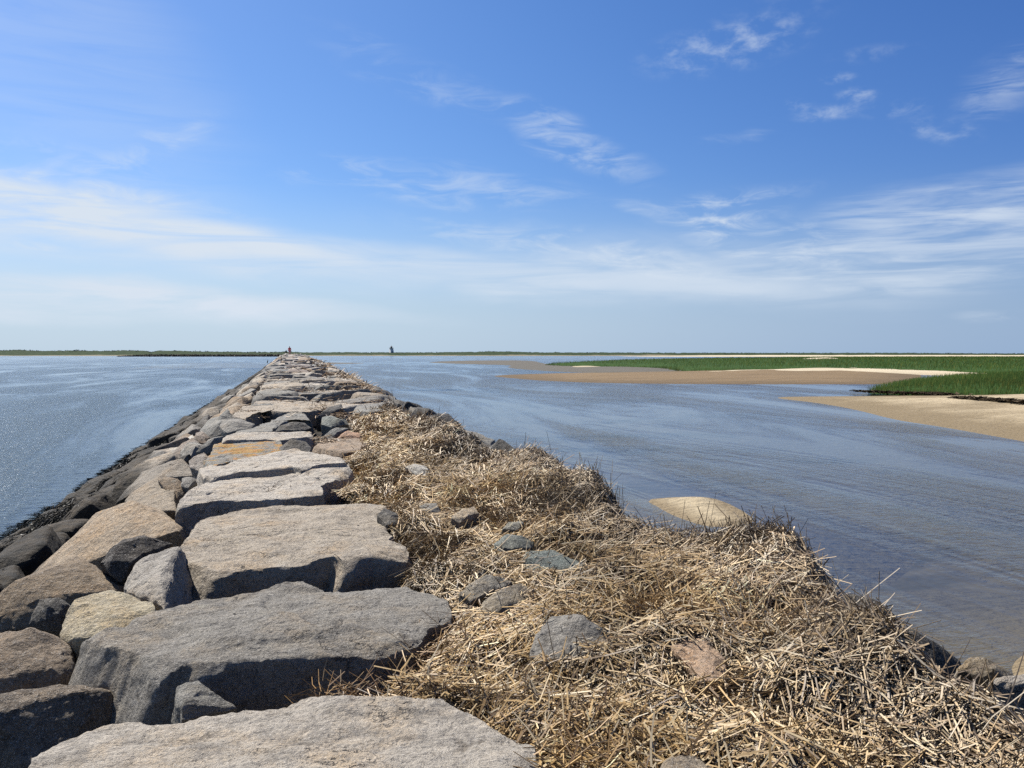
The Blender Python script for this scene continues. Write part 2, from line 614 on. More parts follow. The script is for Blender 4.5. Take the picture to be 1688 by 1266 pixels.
def mat_sand(name, dry, wet, lo, hi, streak=(0.05, 0.045, 0.03)):
    m, g, b = new_mat(name, 0.9, 0.15)
    geo = g.new('ShaderNodeNewGeometry')
    p = geo.outputs['Position']
    s = g.new('ShaderNodeSeparateXYZ')
    g.l.new(p, s.inputs[0])
    n = g.noise(p, 0.35, 6, 0.62, 0.5)
    f = g.noise(p, 5.0, 5, 0.65)
    lev = g.math('ADD', s.outputs[2], g.math('MULTIPLY', g.math('SUBTRACT', n, 0.5), (hi - lo) * 1.4))
    c = g.mix(g.ramp(lev, lo, hi), wet, dry)
    c = g.mix(g.ramp(f, 0.45, 0.75, 0, 0.45), c, tuple(x * 0.7 for x in wet))
    c = g.mix(g.ramp(g.noise(g.mapping(p, scale=(0.06, 0.30, 1)), 1.0, 7, 0.7, 0.6), 0.46, 0.66, 0, 0.7), c, wet)
    c = g.mix(g.ramp(g.noise(g.mapping(p, scale=(0.5, 2.2, 1)), 1.0, 6, 0.7), 0.62, 0.70, 0, 0.7), c, streak)
    c = g.mix(g.ramp(s.outputs[2], -0.02, -0.30), c, g.mix(g.ramp(f, 0.3, 0.7), SEA1, SEA2))
    g.l.new(c, b.inputs['Base Color'])
    bump(g, b, g.math('ADD', g.math('ADD', f, n), g.math('MULTIPLY', g.noise(g.mapping(p, rot=(0, 0, 0.5), scale=(1.2, 5.0, 1)), 1.0, 4, 0.6), 1.2)), 0.09)
    return m


SAND = mat_sand('beach_sand', (0.50, 0.41, 0.27), (0.24, 0.185, 0.11), 0.08, 0.34)
SAND2 = mat_sand('bar_sand', (0.47, 0.39, 0.26), (0.25, 0.195, 0.12), 0.015, 0.085, (0.33, 0.26, 0.16))
MUDBAR = mat_sand('brown_sand', (0.235, 0.165, 0.092), (0.15, 0.107, 0.062), 0.03, 0.22, (0.10, 0.075, 0.04))
MUD = mat_sand('wet_mud', (0.17, 0.15, 0.12), (0.13, 0.12, 0.10), 0.02, 0.15, (0.08, 0.075, 0.06))
DRY = mat_sand('dry_sand', (0.62, 0.53, 0.38), (0.50, 0.42, 0.29), 0.1, 0.4, (0.4, 0.33, 0.2))

land('sand_spit', [(1262, 655), (1350, 664), (1420, 677), (1470, 692), (1560, 705), (1620, 716), (1688, 728), (1800, 752), (2100, 800),
                   (2500, 760), (2400, 680), (1900, 650), (1688, 650), (1560, 651), (1480, 652), (1430, 653), (1340, 653.5)], 0.55, 0.055, SAND, 170, 0.04, 0.12)
land('sandbar', [(1060, 824), (1100, 820), (1165, 818), (1200, 829), (1232, 846), (1250, 862), (1180, 872), (1130, 858), (1100, 846), (1082, 834)],
     0.17, 0.18, SAND2, 60, 0.01, 0.3, pad=1.0)
land('sand_shore', [(1662, 1110), (1678, 1085), (1705, 1068), (1800, 1030), (2000, 1030), (2100, 1120), (1900, 1180), (1700, 1150)], 0.2, 0.15, SAND2, 60, 0.01, 0.3, pad=1.0)
land('brown_bar', [(800, 619.5), (850, 624), (900, 628), (1000, 632), (1200, 633.5), (1400, 633.5), (1460, 633.5), (1490, 631), (1515, 626), (1520, 618), (1500, 612), (1200, 609), (1110, 612), (1000, 614), (880, 616)], 0.45, 0.03, MUDBAR, 150, 0.05, 0.06)
land('mud_flat', [(690, 597), (760, 600), (850, 602), (830, 606), (900, 612), (1000, 616), (1150, 614), (1120, 606), (1000, 603), (900, 602), (880, 594), (780, 594)],
     0.10, 0.006, MUD, 120, 0.08, 0.03)
land('mud_flat', [(505, 597), (620, 598.5), (560, 600.2), (500, 599.6)], 0.10, 0.008, MUD, 80, 0.08, 0.03)
land('dry_sand_strip', [(1100, 615), (1180, 611), (1300, 608), (1500, 609), (1600, 613), (1690, 617), (1690, 620), (1620, 621), (1560, 619), (1450, 616), (1300, 615)],
     0.75, 0.05, DRY, 110, 0.04, 0.08)
land('dry_sand_strip', [(925, 604.5), (960, 602.8), (1010, 603.2), (990, 605), (950, 606)], 0.5, 0.05, DRY, 60, 0.04, 0.08)


# ------------------------------------------------------------------ blades and stalks
def stalks(p, d, L, w, bend, col, segs=2, sides=3, taper=0.5):
    """bent tubes: p start, d unit direction, L length, w width, bend vector; returns verts, faces, colours"""
    n = len(p)
    ref = np.where(np.abs(d[:, 2:3]) > 0.85, np.array([[1.0, 0, 0]]), np.array([[0, 0, 1.0]]))
    a = np.cross(d, ref)
    a /= np.linalg.norm(a, axis=1)[:, None] + 1e-9
    b = np.cross(a, d)
    k = segs + 1
    V = np.zeros((n, k, sides, 3), np.float32)
    for i in range(k):
        s = i / segs
        c = p + d * (L * s)[:, None] + bend * (L * (s * s))[:, None]
        ww = w * (1 - (1 - taper) * s) * 0.5
        for j in range(sides):
            th = 2 * math.pi * j / sides
            if sides == 2:
                V[:, i, j] = c + a * (ww * (1 if j else -1))[:, None]
            else:
                V[:, i, j] = c + (a * math.cos(th) + b * 0.7 * math.sin(th)) * ww[:, None]
    base = (np.arange(n) * k * sides)[:, None]
    quads = []
    for i in range(segs):
        for j in range(sides if sides > 2 else 1):
            j2 = (j + 1) % sides
            quads.append(np.array([[i * sides + j, i * sides + j2, (i + 1) * sides + j2, (i + 1) * sides + j]]) + base)
    C = np.repeat(col, k * sides, axis=0)
    return V.reshape(-1, 3), np.concatenate(quads), C


def unit(v):
    return v / (np.linalg.norm(v, axis=1)[:, None] + 1e-9)


# ------------------------------------------------------------------ marsh grass
GRASSGROUND = mat_noise('marsh_ground', ((0.032, 0.074, 0.013), (0.042, 0.086, 0.017), (0.027, 0.062, 0.012), (0.052, 0.095, 0.02)), (0.05, 0.5, 6), 0.95, 0.1)
GRASS = mat_straw('marsh_grass', 0.9, 0.04)


def marsh(name, pxs, h, n_front, n_in, hgt, label, depth_front=6.0):
    poly = smooth_poly(np.array([at(a, b, 0.0)[:2] for a, b in pxs]), 1)
    mn, mx = poly.min(0), poly.max(0)
    N = 90
    u = np.linspace(0, 1, N)
    ys = mn[1] + (mx[1] - mn[1]) * u ** 1.8
    xs = np.linspace(mn[0], mx[0], N)
    X, Y = np.meshgrid(xs, ys, indexing='ij')
    x, y = X.ravel(), Y.ravel()
    d = poly_sd(x, y, poly)
    z = np.where(d > -0.5, h * (1 - np.exp(-np.maximum(d, 0) * 0.4)) + hgt * 0.45 * np.clip(d / 3, 0, 1) + 0.06 * n2(x, y, 0.3), -0.8)
    V = np.stack([x, y, z], 1)
    f = grid_faces(N, N)
    f = f[(d[f] > -2).any(1)]
    used = np.unique(f)
    mp = np.zeros(len(V), int)
    mp[used] = np.arange(len(used))
    ground = link(name + '_ground', mesh_np(name, V[used], [mp[f]], GRASSGROUND))
    tag(ground, kind='structure')
    ps = []
    cnt = 0
    while cnt < n_in:
        q = mn + (mx - mn) * rng.random((n_in * 3, 2))
        # denser close to the viewer
        dist = np.hypot(q[:, 0], q[:, 1])
        dmin = dist.min()
        keep = (poly_sd(q[:, 0], q[:, 1], poly) > -0.1) & (rng.random(len(q)) < np.clip((mn[1] * 1.2 / dist) ** 1.4, 0.02, 1))
        ps.append(q[keep]); cnt += keep.sum()
    q = np.concatenate(ps)[:n_in]
    # a dense fringe along the outline
    seg = np.linalg.norm(np.roll(poly, -1, 0) - poly, axis=1)
    i = rng.choice(len(poly), n_front, p=seg / seg.sum())
    t = rng.random(n_front)[:, None]
    e = poly[i] * (1 - t) + np.roll(poly, -1, 0)[i] * t + rng.normal(size=(n_front, 2)) * 0.5
    e = e[poly_sd(e[:, 0], e[:, 1], poly) > -0.4]
    q = np.concatenate([q, e])
    n = len(q)
    dd = poly_sd(q[:, 0], q[:, 1], poly)
    zz = h * (1 - np.exp(-np.maximum(dd, 0) * 0.4)) + hgt * 0.42 * np.clip(dd / 3, 0, 1)
    dist = np.hypot(q[:, 0], q[:, 1])
    p = np.stack([q[:, 0], q[:, 1], zz - 0.03], 1)
    lean = rng.normal(size=(n, 2)) * 0.16
    d = unit(np.stack([lean[:, 0] + 0.10, lean[:, 1], np.ones(n)], 1))
    patch = n2(q[:, 0], q[:, 1], 0.08, 0.05, 4.0)
    L = hgt * (0.62 + 0.3 * rng.random(n)) * (1 + 0.35 * patch)
    w = np.clip(dist / 828 * 0.5, 0.02, 0.4) * (0.6 + 0.6 * rng.random(n))
    base = np.array([0.035, 0.068, 0.016])
    col = base * (0.8 + 0.4 * rng.random((n, 1))) * (1 + 0.5 * patch[:, None])
    col = col + (rng.random((n, 1)) < 0.14) * np.array([0.07, 0.05, 0.012])
    bend = np.stack([rng.normal(size=n) * 0.14 + 0.1, rng.normal(size=n) * 0.14, np.zeros(n)], 1)
    V, fq, C = stalks(p, d, L, w, bend, np.clip(col, 0.008, 1), 2, 2, 0.25)
    me = mesh_np(name, V, [fq], GRASS)
    add_color(me, 'Col', C)
    o = link('marsh_grass', me)
    tag(o, label, 'marsh grass', None, 'stuff')


marsh('near_marsh', [(1432, 647.5), (1470, 651), (1560, 653.5), (1688, 655), (1900, 656), (2400, 660), (2400, 618), (1900, 619), (1688, 621), (1600, 624), (1540, 629), (1490, 636), (1455, 643)],
      0.30, 9000, 26000, 0.75, 'near patch of bright green marsh grass above the pale sand spit')
marsh('main_marsh', [(892, 601.5), (930, 604), (1000, 604.5), (1080, 606), (1112, 610), (1120, 613), (1200, 611), (1300, 611), (1450, 613), (1560, 616), (1688, 619), (1900, 622), (2500, 630),
                     (2600, 592), (1900, 589), (1688, 588.6), (1400, 589), (1200, 591), (1050, 594), (960, 598)],
      0.25, 16000, 42000, 0.8, 'long green salt marsh stretching across behind the brown sandbar')
# pale sand pans inside the marsh
land('sand_pan', [(1302, 593.4), (1350, 592.6), (1402, 593), (1370, 594.2), (1330, 594.2)], 1.15, 0.25, DRY, 60, 0.02, 0.05)


# ------------------------------------------------------------------ far shore
def far_shore():
    prof = [(-700, 578), (-300, 577), (0, 578), (30, 576.6), (45, 577.5), (70, 578.6), (105, 578), (140, 578), (170, 579), (205, 577.6), (235, 578), (250, 580), (262, 578), (300, 578.4), (330, 579.5),
            (380, 580), (440, 580.6), (475, 580), (500, 581), (560, 580.6), (600, 581), (640, 581), (700, 581), (790, 580), (800, 579.4), (850, 579.6), (880, 581), (1000, 581.2), (1100, 581.6),
            (1300, 581.8), (1480, 581.6), (1560, 582.4), (1688, 582.8), (1900, 582.4), (2500, 582), (3000, 582)]
    px = np.arange(-680, 2900, 2.0)
    top = np.interp(px, [a for a, b in prof], [b for a, b in prof])
    rows = [(1180, -0.4, 0), (1215, 0.5, 0), (1250, 1.1, 0), (1270, 1.6, .12), (1310, 1.6, .35), (1360, 1.4, .7), (1420, 1.2, 1.0), (1480, 1.2, 0.95), (1600, 1, 0.8), (2200, 0.2, 0.2), (2600, -0.5, 0)]
    V = []
    for (D, z0, k) in rows:
        # distance measured along the view axis of the photograph, slightly ragged
        dd = D + 14 * perlin(np.stack([px * 0.02, np.full_like(px, D * 0.01), np.zeros_like(px)], 1)) * (1 if k < .5 else 0)
        pos = np.array([0, 0, CAMZ])[None] + (_f[None] * F * np.array([1, 1, 0]) + _r[None] * (px - 844)[:, None]) / (F * math.cos(PIT)) * dd[:, None]
        hh = CAMZ + (583 - top) / F * 1420
        nz = fbm(np.stack([px * 0.09, np.full_like(px, D * 0.05), np.zeros_like(px)], 1), 4)
        z = z0 * (1 - k) + (hh + 0.9 * nz) * k
        V.append(np.stack([pos[:, 0], pos[:, 1], z], 1))
    V = np.array(V)
    m, g, b = new_mat('dune_ground', 0.95, 0.05)
    geo = g.new('ShaderNodeNewGeometry')
    p = geo.outputs['Position']
    s = g.new('ShaderNodeSeparateXYZ')
    g.l.new(p, s.inputs[0])
    n = g.noise(g.mapping(p, scale=(0.02, 0.02, 0.25)), 1.0, 6, 0.65, 0.4)
    n3 = g.noise(p, 0.16, 5, 0.7)
    scrub = g.mix(g.ramp(n3, 0.38, 0.64), (0.020, 0.036, 0.018), (0.060, 0.082, 0.036))
    sand = g.mix(g.ramp(n3, 0.4, 0.7), (0.27, 0.235, 0.165), (0.17, 0.15, 0.105))
    c = g.mix(g.ramp(g.math('ADD', s.outputs[2], g.math('MULTIPLY', g.math('SUBTRACT', n, 0.5), 5.5)), 0.7, 1.5), sand, scrub)
    c = g.mix(g.ramp(n, 0.66, 0.70, 0, 0.8), c, sand)
    g.l.new(c, b.inputs['Base Color'])
    o = link('far_shore_terrain', mesh_np('far_shore', V.reshape(-1, 3), [grid_faces(len(rows), len(px))], m))
    tag(o, kind='structure')
    # scrub thickets along the ridge: many leafy clumps in one mass
    n = 5000
    pp = rng.uniform(-600, 2300, n)
    tt = np.interp(pp, [a for a, b in prof], [b for a, b in prof])
    k = rng.uniform(0.25, 1.0, n)
    D = 1290 + 130 * k
    pos = (_f[None] * F * np.array([1, 1, 0]) + _r[None] * (pp - 844)[:, None]) / (F * math.cos(PIT)) * D[:, None]
    zz = (CAMZ + (583 - tt) / F * 1420) * k
    sz = rng.uniform(0.5, 1.5, n) * (1 + 0.25 * (perlin(np.stack([pp * 0.013, pp * 0, pp * 0 + 5.0], 1)) > 0.15)) * np.where(pp < 520, 1.15, 0.75)
    # each clump: 14 leafy facets
    m_ = 9
    cen = np.stack([pos[:, 0], pos[:, 1], zz], 1)
    dirs = unit(rng.normal(size=(n * m_, 3))) * rng.random((n * m_, 1)) ** 0.4
    dirs[:, 2] = np.abs(dirs[:, 2]) * 0.75
    c0 = np.repeat(cen, m_, 0) + dirs * np.repeat(sz, m_)[:, None] * np.array([1.6, 1.6, 0.9])
    tri = rng.normal(size=(n * m_, 3, 3)) * np.repeat(sz, m_)[:, None, None] * 0.45
    Vt = (c0[:, None] + tri).reshape(-1, 3)
    me = mesh_np('scrub', Vt, [np.arange(len(Vt)).reshape(-1, 3)], GRASS, False)
    cc = np.array([0.040, 0.056, 0.034]) * rng.uniform(0.5, 1.7, (n * m_, 1))
    add_color(me, 'Col', np.repeat(cc, 3, 0))
    tag(link('dune_scrub', me), 'dark green scrub covering the low dunes along the far shore', 'scrub', None, 'stuff')
    # pale beach in front of the right-hand dunes, behind the marsh
    px = np.arange(980, 2600, 8.0)
    rows = [(880, -0.4), (930, 0.8), (1000, 1.35), (1080, 1.5), (1160, 0.8), (1230, -0.4)]
    V = []
    for D, z in rows:
        pos = (_f[None] * F * np.array([1, 1, 0]) + _r[None] * (px - 844)[:, None]) / (F * math.cos(PIT)) * D
        fade = np.clip((px - 980) / 250, 0, 1)
        V.append(np.stack([pos[:, 0], pos[:, 1], z * fade - 0.4 * (1 - fade) + 0.25 * n2(px, px * 0 + D, 0.05, 0.02)], 1))
    o = link('far_beach', mesh_np('far_beach', np.array(V).reshape(-1, 3), [grid_faces(len(rows), len(px))], DRY))
    tag(o, kind='structure')


far_shore()


# ------------------------------------------------------------------ stones
COLS = dict(pale=(0.51, 0.468, 0.42), grey=(0.29, 0.275, 0.255), tan=(0.43, 0.375, 0.31), brown=(0.33, 0.25, 0.17), cream=(0.50, 0.44, 0.32), dark=(0.135, 0.128, 0.118),
            slate=(0.26, 0.255, 0.24), green=(0.22, 0.24, 0.225), pink=(0.46, 0.30, 0.21), purple=(0.29, 0.24, 0.205), black=(0.05, 0.048, 0.045), white=(0.58, 0.56, 0.52))


def stone_mesh(poly3, n, thick, rnd, dome, flare, res, rough, seed, chips, cuts, grooves, soft=1, wallcuts=0, lean=None):
    """a stone whose upper face has the outline poly3 (3-D points on a plane of normal n); walls go down along -n"""
    rg = np.random.default_rng(seed)
    P3 = np.array(poly3)
    n = n / np.linalg.norm(n)
    c0 = P3.mean(0)
    t1 = np.cross(n, [0, 1, 0]) if abs(n[1]) < 0.8 else np.cross(n, [0, 0, 1])
    t1 /= np.linalg.norm(t1)
    t2 = np.cross(n, t1)
    Q = np.stack([(P3 - c0) @ t1, (P3 - c0) @ t2], 1)
    # orientation counter-clockwise
    ar = 0.5 * np.sum(Q[:, 0] * np.roll(Q[:, 1], -1) - np.roll(Q[:, 0], -1) * Q[:, 1])
    if ar < 0:
        Q = Q[::-1]
        ar = -ar
    for _ in range(soft):
        nx = np.roll(Q, -1, 0)
        Q = np.stack([Q * 0.8 + nx * 0.2, Q * 0.2 + nx * 0.8], 1).reshape(-1, 2)
    # area centroid
    x, y = Q[:, 0], Q[:, 1]
    x2, y2 = np.roll(x, -1), np.roll(y, -1)
    cr = x * y2 - x2 * y
    cen = np.array([((x + x2) * cr).sum(), ((y + y2) * cr).sum()]) / (3 * cr.sum())
    seg = np.linalg.norm(np.roll(Q, -1, 0) - Q, axis=1)
    per = seg.sum()
    N = int(np.clip(per / res, 24, 420))
    s = np.arange(N) / N * per
    cs = np.concatenate([[0], np.cumsum(seg)])
    Qc = np.concatenate([Q, Q[:1]])
    B = np.stack([np.interp(s, cs, Qc[:, 0]), np.interp(s, cs, Qc[:, 1])], 1)
    size = math.sqrt(ar)
    tan = np.roll(B, -1, 0) - np.roll(B, 1, 0)
    tan /= np.linalg.norm(tan, axis=1)[:, None] + 1e-9
    out = np.stack([tan[:, 1], -tan[:, 0]], 1)
    wob = perlin(np.stack([B[:, 0] * 3.0 / max(size, .3) + seed, B[:, 1] * 3.0 / max(size, .3), np.full(N, seed * 0.37)], 1)) * 0.022 * size \
        + perlin(np.stack([B[:, 0] * 8 + seed, B[:, 1] * 8, np.full(N, seed * 0.7)], 1)) * 0.016 * min(size, 1)
    if res < 0.035:
        wob = wob + perlin(np.stack([B[:, 0] * 26 + seed, B[:, 1] * 26, np.full(N, seed * 0.9)], 1)) * 0.007
    B = B + out * wob[:, None]
    rnd = min(rnd, 0.4 * size)
    rv = rnd * np.clip(0.9 + 1.3 * perlin(np.stack([B[:, 0] * 5 + seed, B[:, 1] * 5, np.full(N, seed * 0.2)], 1)), 0.25, 1.9)
    rad = np.linalg.norm(B - cen, axis=1)
    K = int(np.clip(rad.mean() / res * 0.9, 4, 60))
    tt = 1 - (1 - np.arange(1, K + 1) / K) ** 1.25
    M = int(np.clip(thick / res * 0.7, 3, 26))
    if lean:
        lv = np.array([lean[0], lean[1], 0.0])
        lean_v = np.array([lv @ t1, lv @ t2])
        lean_v /= np.linalg.norm(lean_v)
    verts = [np.array([[cen[0], cen[1], dome]])]
    for t in tt:
        q = cen + (B - cen) * t
        e = (1 - t) * rad
        ee = np.clip(rv - e, 0, rv)
        drop = rv - np.sqrt(np.maximum(rv ** 2 - ee ** 2, 0))
        verts.append(np.column_stack([q, dome * (1 - t * t) - drop]))
    for j in range(1, M + 1):
        sj = (j / M) ** 1.1
        bul = flare * math.sin(sj * math.pi * 0.55)
        q = B + out * bul + (lean_v[None] * (np.clip(out @ lean_v, 0, 1) * lean[2] * sj)[:, None] if lean else 0)
        verts.append(np.column_stack([q, -rv - sj * (thick - rv)]))
    verts.append(np.array([[cen[0], cen[1], -thick]]))
    L = np.concatenate(verts)
    faces_t = [np.stack([np.zeros(N, int), 1 + np.arange(N), 1 + (np.arange(N) + 1) % N], 1)]
    nr = K + M
    r0 = 1 + np.arange(nr - 1)[:, None] * N
    a = (r0 + np.arange(N)[None]).ravel()
    b_ = (r0 + ((np.arange(N) + 1) % N)[None]).ravel()
    quads = np.stack([a, a + N, b_ + N, b_], 1)
    last = 1 + (nr - 1) * N
    faces_t.append(np.stack([last + np.arange(N), np.full(N, len(L) - 1), last + (np.arange(N) + 1) % N], 1))
    # flat fractures
    for k in range(cuts):
        th = rg.uniform(0, 2 * math.pi)
        m = np.array([math.cos(th), math.sin(th), rg.uniform(0.25, 1.5)])
        m /= np.linalg.norm(m)
        proj = L @ m
        o_ = proj.max() * rg.uniform(0.62, 0.93)
        L = L - np.maximum(proj - o_, 0)[:, None] * m * 0.92
    for k in range(chips):
        th = rg.uniform(0, 2 * math.pi)
        m = np.array([math.cos(th), math.sin(th), rg.uniform(0.5, 1.6)])
        m /= np.linalg.norm(m)
        proj = L @ m
        o_ = proj.max() - rg.uniform(0.008, 0.04) * min(size, 1.3)
        L = L - np.maximum(proj - o_, 0)[:, None] * m * 0.95
    for k in range(wallcuts):
        th = rg.uniform(0, 2 * math.pi)
        m = np.array([math.cos(th), math.sin(th), rg.uniform(-0.05, 0.35)])
        m /= np.linalg.norm(m)
        proj = L @ m
        o_ = proj.max() * rg.uniform(0.94, 0.985)
        L = L - np.maximum(proj - o_, 0)[:, None] * m
    # rough skin: gently uneven top, broken faceted walls
    s0 = seed * 5.13
    per_ = max(size, 0.25)
    A = rough
    wall = np.concatenate([[0], np.repeat(np.clip((np.arange(nr) - K + 2) / 3, 0, 1), N), [0]])
    dirv = unit(np.column_stack([L[:, :2] - cen, np.zeros(len(L))]))
    D = np.stack([perlin(L / per_ * 1.7 + s0 + k * 31) for k in range(3)], 1) * 0.014 * per_
    D = D + np.stack([perlin(L * 5.5 + s0 + k * 13) for k in range(3)], 1) * 0.008
    bil = np.abs(perlin(L * 3.1 + s0)) * 0.05 + np.abs(perlin(L * 8.3 + s0 + 7)) * 0.034 + np.abs(perlin(L * 21 + s0 + 3)) * 0.012
    D += dirv * ((bil - 0.027) * wall * (0.35 if lean else 1.0) * min(1.0, size * 1.2))[:, None]
    D[:, 2] += 0.016 * (0.3 - np.abs(perlin(L * 2.6 + s0 + 5))) * (1 - wall) + 0.006 * fbm(L * 14 + s0, 2)
    if res < 0.035:
        D[:, 2] += 0.005 * fbm(L * 34 + s0, 2)
    led_ = perlin(L * np.array([1.2, 2.0, 1.0]) + s0 * 1.7)
    D[:, 2] += np.tanh((led_ - 0.12) * 16) * 0.009 * min(size, 1.4) * (1 - wall)
    if grooves:
        gn = fbm(L * np.array([1.1, 7.5, 7.5]) + s0, 2)
        D[:, 2] -= grooves * np.clip(1 - np.abs(gn) / 0.07, 0, 1) * np.clip(perlin(L * 1.6 + s0) * 2 + 0.3, 0, 1)
        led = perlin(np.stack([L[:, 0] * 0.9, L[:, 1] * 0.9, L[:, 2] * 16 + s0], 1))
        D += dirv * (led * 0.022 * wall)[:, None]
    L = L + D * A
    Wd = c0 + L[:, :1] * t1 + L[:, 1:2] * t2 + L[:, 2:3] * n
    # right-handed frame check so that the normals point out
    if np.dot(np.cross(t1, t2), n) < 0:
        faces_t = [f[:, ::-1] for f in faces_t]
        quads = quads[:, ::-1]
    return Wd, faces_t + [quads[:, ::-1] if False else quads]


def hull_mesh(poly3, n, thick, size_k, rnd, res, seed, dome):
    """an angular broken stone: convex polyhedron over the outline, worn edges, rough skin"""
    rg = np.random.default_rng(seed)
    P3 = np.array(poly3)
    n = n / np.linalg.norm(n)
    c0 = P3.mean(0)
    t1 = np.cross(n, [0, 1, 0]) if abs(n[1]) < 0.8 else np.cross(n, [0, 0, 1])
    t1 /= np.linalg.norm(t1)
    t2 = np.cross(n, t1)
    Q = np.stack([(P3 - c0) @ t1, (P3 - c0) @ t2], 1)
    x2, y2 = np.roll(Q[:, 0], -1), np.roll(Q[:, 1], -1)
    size = math.sqrt(abs(0.5 * np.sum(Q[:, 0] * y2 - x2 * Q[:, 1])))
    pts = []
    for q in Q:
        pts.append((*q, -rg.uniform(0.02, 0.16) * size * size_k))
        pts.append((*(q * rg.uniform(0.93, 1.0)), -thick))
    k = int(rg.integers(3, 6))
    th = rg.uniform(0, 6.28)
    for i in range(k):
        a = th + i / k * 6.283 + rg.uniform(-0.35, 0.35)
        d = np.array([math.cos(a), math.sin(a)])
        ext = (Q @ d).max()
        q = d * ext * rg.uniform(0.35, 0.72)
        pts.append((*q, dome + rg.uniform(-0.02, 0.12) * size * size_k))
    bm = bmesh.new()
    for p in pts:
        bm.verts.new(p)
    r_ = bmesh.ops.convex_hull(bm, input=bm.verts)
    junk = [g for g in r_['geom_interior'] + r_['geom_unused'] if isinstance(g, bmesh.types.BMVert)]
    bmesh.ops.delete(bm, geom=list(set(junk)), context='VERTS')
    bmesh.ops.dissolve_limit(bm, angle_limit=R(9), verts=bm.verts, edges=bm.edges)
    bmesh.ops.bevel(bm, geom=list(bm.edges), offset=rnd * min(1, size), segments=2 if rnd < 0.06 else 4, profile=0.55, affect='EDGES', clamp_overlap=True)
    bmesh.ops.triangulate(bm, faces=bm.faces)
    for _ in range(9):
        long_ = [e for e in bm.edges if e.calc_length() > res * 1.7]
        if not long_:
            break
        bmesh.ops.subdivide_edges(bm, edges=long_, cuts=1)
        bmesh.ops.triangulate(bm, faces=[f for f in bm.faces if len(f.verts) > 3])
    bm.normal_update()
    L = np.array([v.co for v in bm.verts])
    N = np.array([v.normal for v in bm.verts])
    bm.verts.index_update()
    F_ = np.array([[v.index for v in f.verts] for f in bm.faces])
    bm.free()
    s0 = seed * 5.13
    d = perlin(L / max(size, 0.3) * 2.1 + s0) * 0.03 * size + 0.014 * (0.3 - np.abs(perlin(L * 5.2 + s0))) + 0.007 * fbm(L * 13 + s0, 2)
    if res < 0.035:
        d = d + 0.005 * fbm(L * 34 + s0, 2)
    L = L + N * d[:, None]
    W = c0 + L[:, :1] * t1 + L[:, 1:2] * t2 + L[:, 2:3] * n
    if np.dot(np.cross(t1, t2), n) < 0:
        F_ = F_[:, ::-1]
    return W, [F_]


CREST = [(1790, 1240), (1688, 1165), (1640, 1138), (1570, 1104), (1480, 1074), (1425, 1018), (1395, 978), (1330, 926), (1290, 897), (1240, 862), (1130, 856), (1060, 852), (1005, 836), (985, 792), (930, 776),
         (870, 750), (812, 744), (740, 712), (690, 692), (650, 680)]
LEFT = [(905, 1290), (905, 1266), (870, 1215), (790, 1160), (700, 1150), (640, 1148), (700, 1090), (752, 1022), (742, 985), (700, 962), (668, 940), (690, 910), (648, 872), (640, 838), (570, 818), (585, 770), (560, 745),
        (600, 728), (585, 705), (580, 690), (600, 678), (640, 672)]
cr = np.array([at(a, b, CAMZ - 1.34)[:2] for a, b in CREST])
lf = np.array([at(a, b, CAMZ - 1.60)[:2] for a, b in LEFT])
cr = cr[np.argsort(cr[:, 1])]
lf = lf[np.argsort(lf[:, 1])]


def xr_s(y):
    return np.interp(y, cr[:, 1], cr[:, 0])


def xl_s(y):
    return np.interp(y, lf[:, 1], lf[:, 0])


YS0, YS1 = 1.6, 20.6


def mound(x, y):
    """surface of the straw"""
    a, b = xl_s(y), xr_s(y)
    u = (x - a) / np.maximum(b - a, 0.2)
    z = ztop(y) + 0.0 + 0.0 * x
    z = z - 0.10 * np.exp(-np.maximum(x - a, 0) / 0.18)
    berm = np.clip((u - 0.45) / 0.5, 0, 1)
    h = 0.06 + 0.17 * berm ** 1.5 * (1 + 0.75 * n2(0 * x + 2.0, y, 1.0, 1.15, 7.0, 2))
    h = h + 0.14 * n2(x, y, 0.9, 0.9, 1.7) + 0.06 * n2(x, y, 2.4, 2.4, 4.2)
    over = np.maximum(x - b, 0)
    z = z + h - over * 1.1 - over ** 2 * 0.8
    z = z - np.clip((y - 17) / 4, 0, 1) * 0.12
    return z



_seed = [100]
EMB = []


def stone(name, poly3, n, col, label, cat, thick=0.5, rnd=0.04, dome=0.02, flare=0.04, res=0.03, rough=1.0, chips=6, cuts=0,
          grooves=0.0, lichen=0.0, group=None, tone=None, soft=1, hull=0.0, wallcuts=0, lean=None):
    _seed[0] += 1
    if hull:
        V, f = hull_mesh(poly3, np.array(n, float), thick, hull, max(rnd * 0.5, 0.012), res, _seed[0], dome * 0.3)
    else:
        V, f = stone_mesh(poly3, np.array(n, float), thick, rnd, dome, flare, res, rough, _seed[0], chips, cuts, grooves, soft, wallcuts, lean)
    c = V.mean(0)
    base = np.array([c[0], c[1], V[:, 2].min()])
    me = mesh_np(name, V - base, f, GRANITE)
    me.set_sharp_from_angle(angle=R(38))
    o = link(name, me, base)
    k = COLS[col] if isinstance(col, str) else col
    tv = (1 if tone is None else tone)
    o.color = (k[0] * tv, k[1] * tv, k[2] * tv, lichen)
    tag(o, label, cat, group, 'thing')
    return o


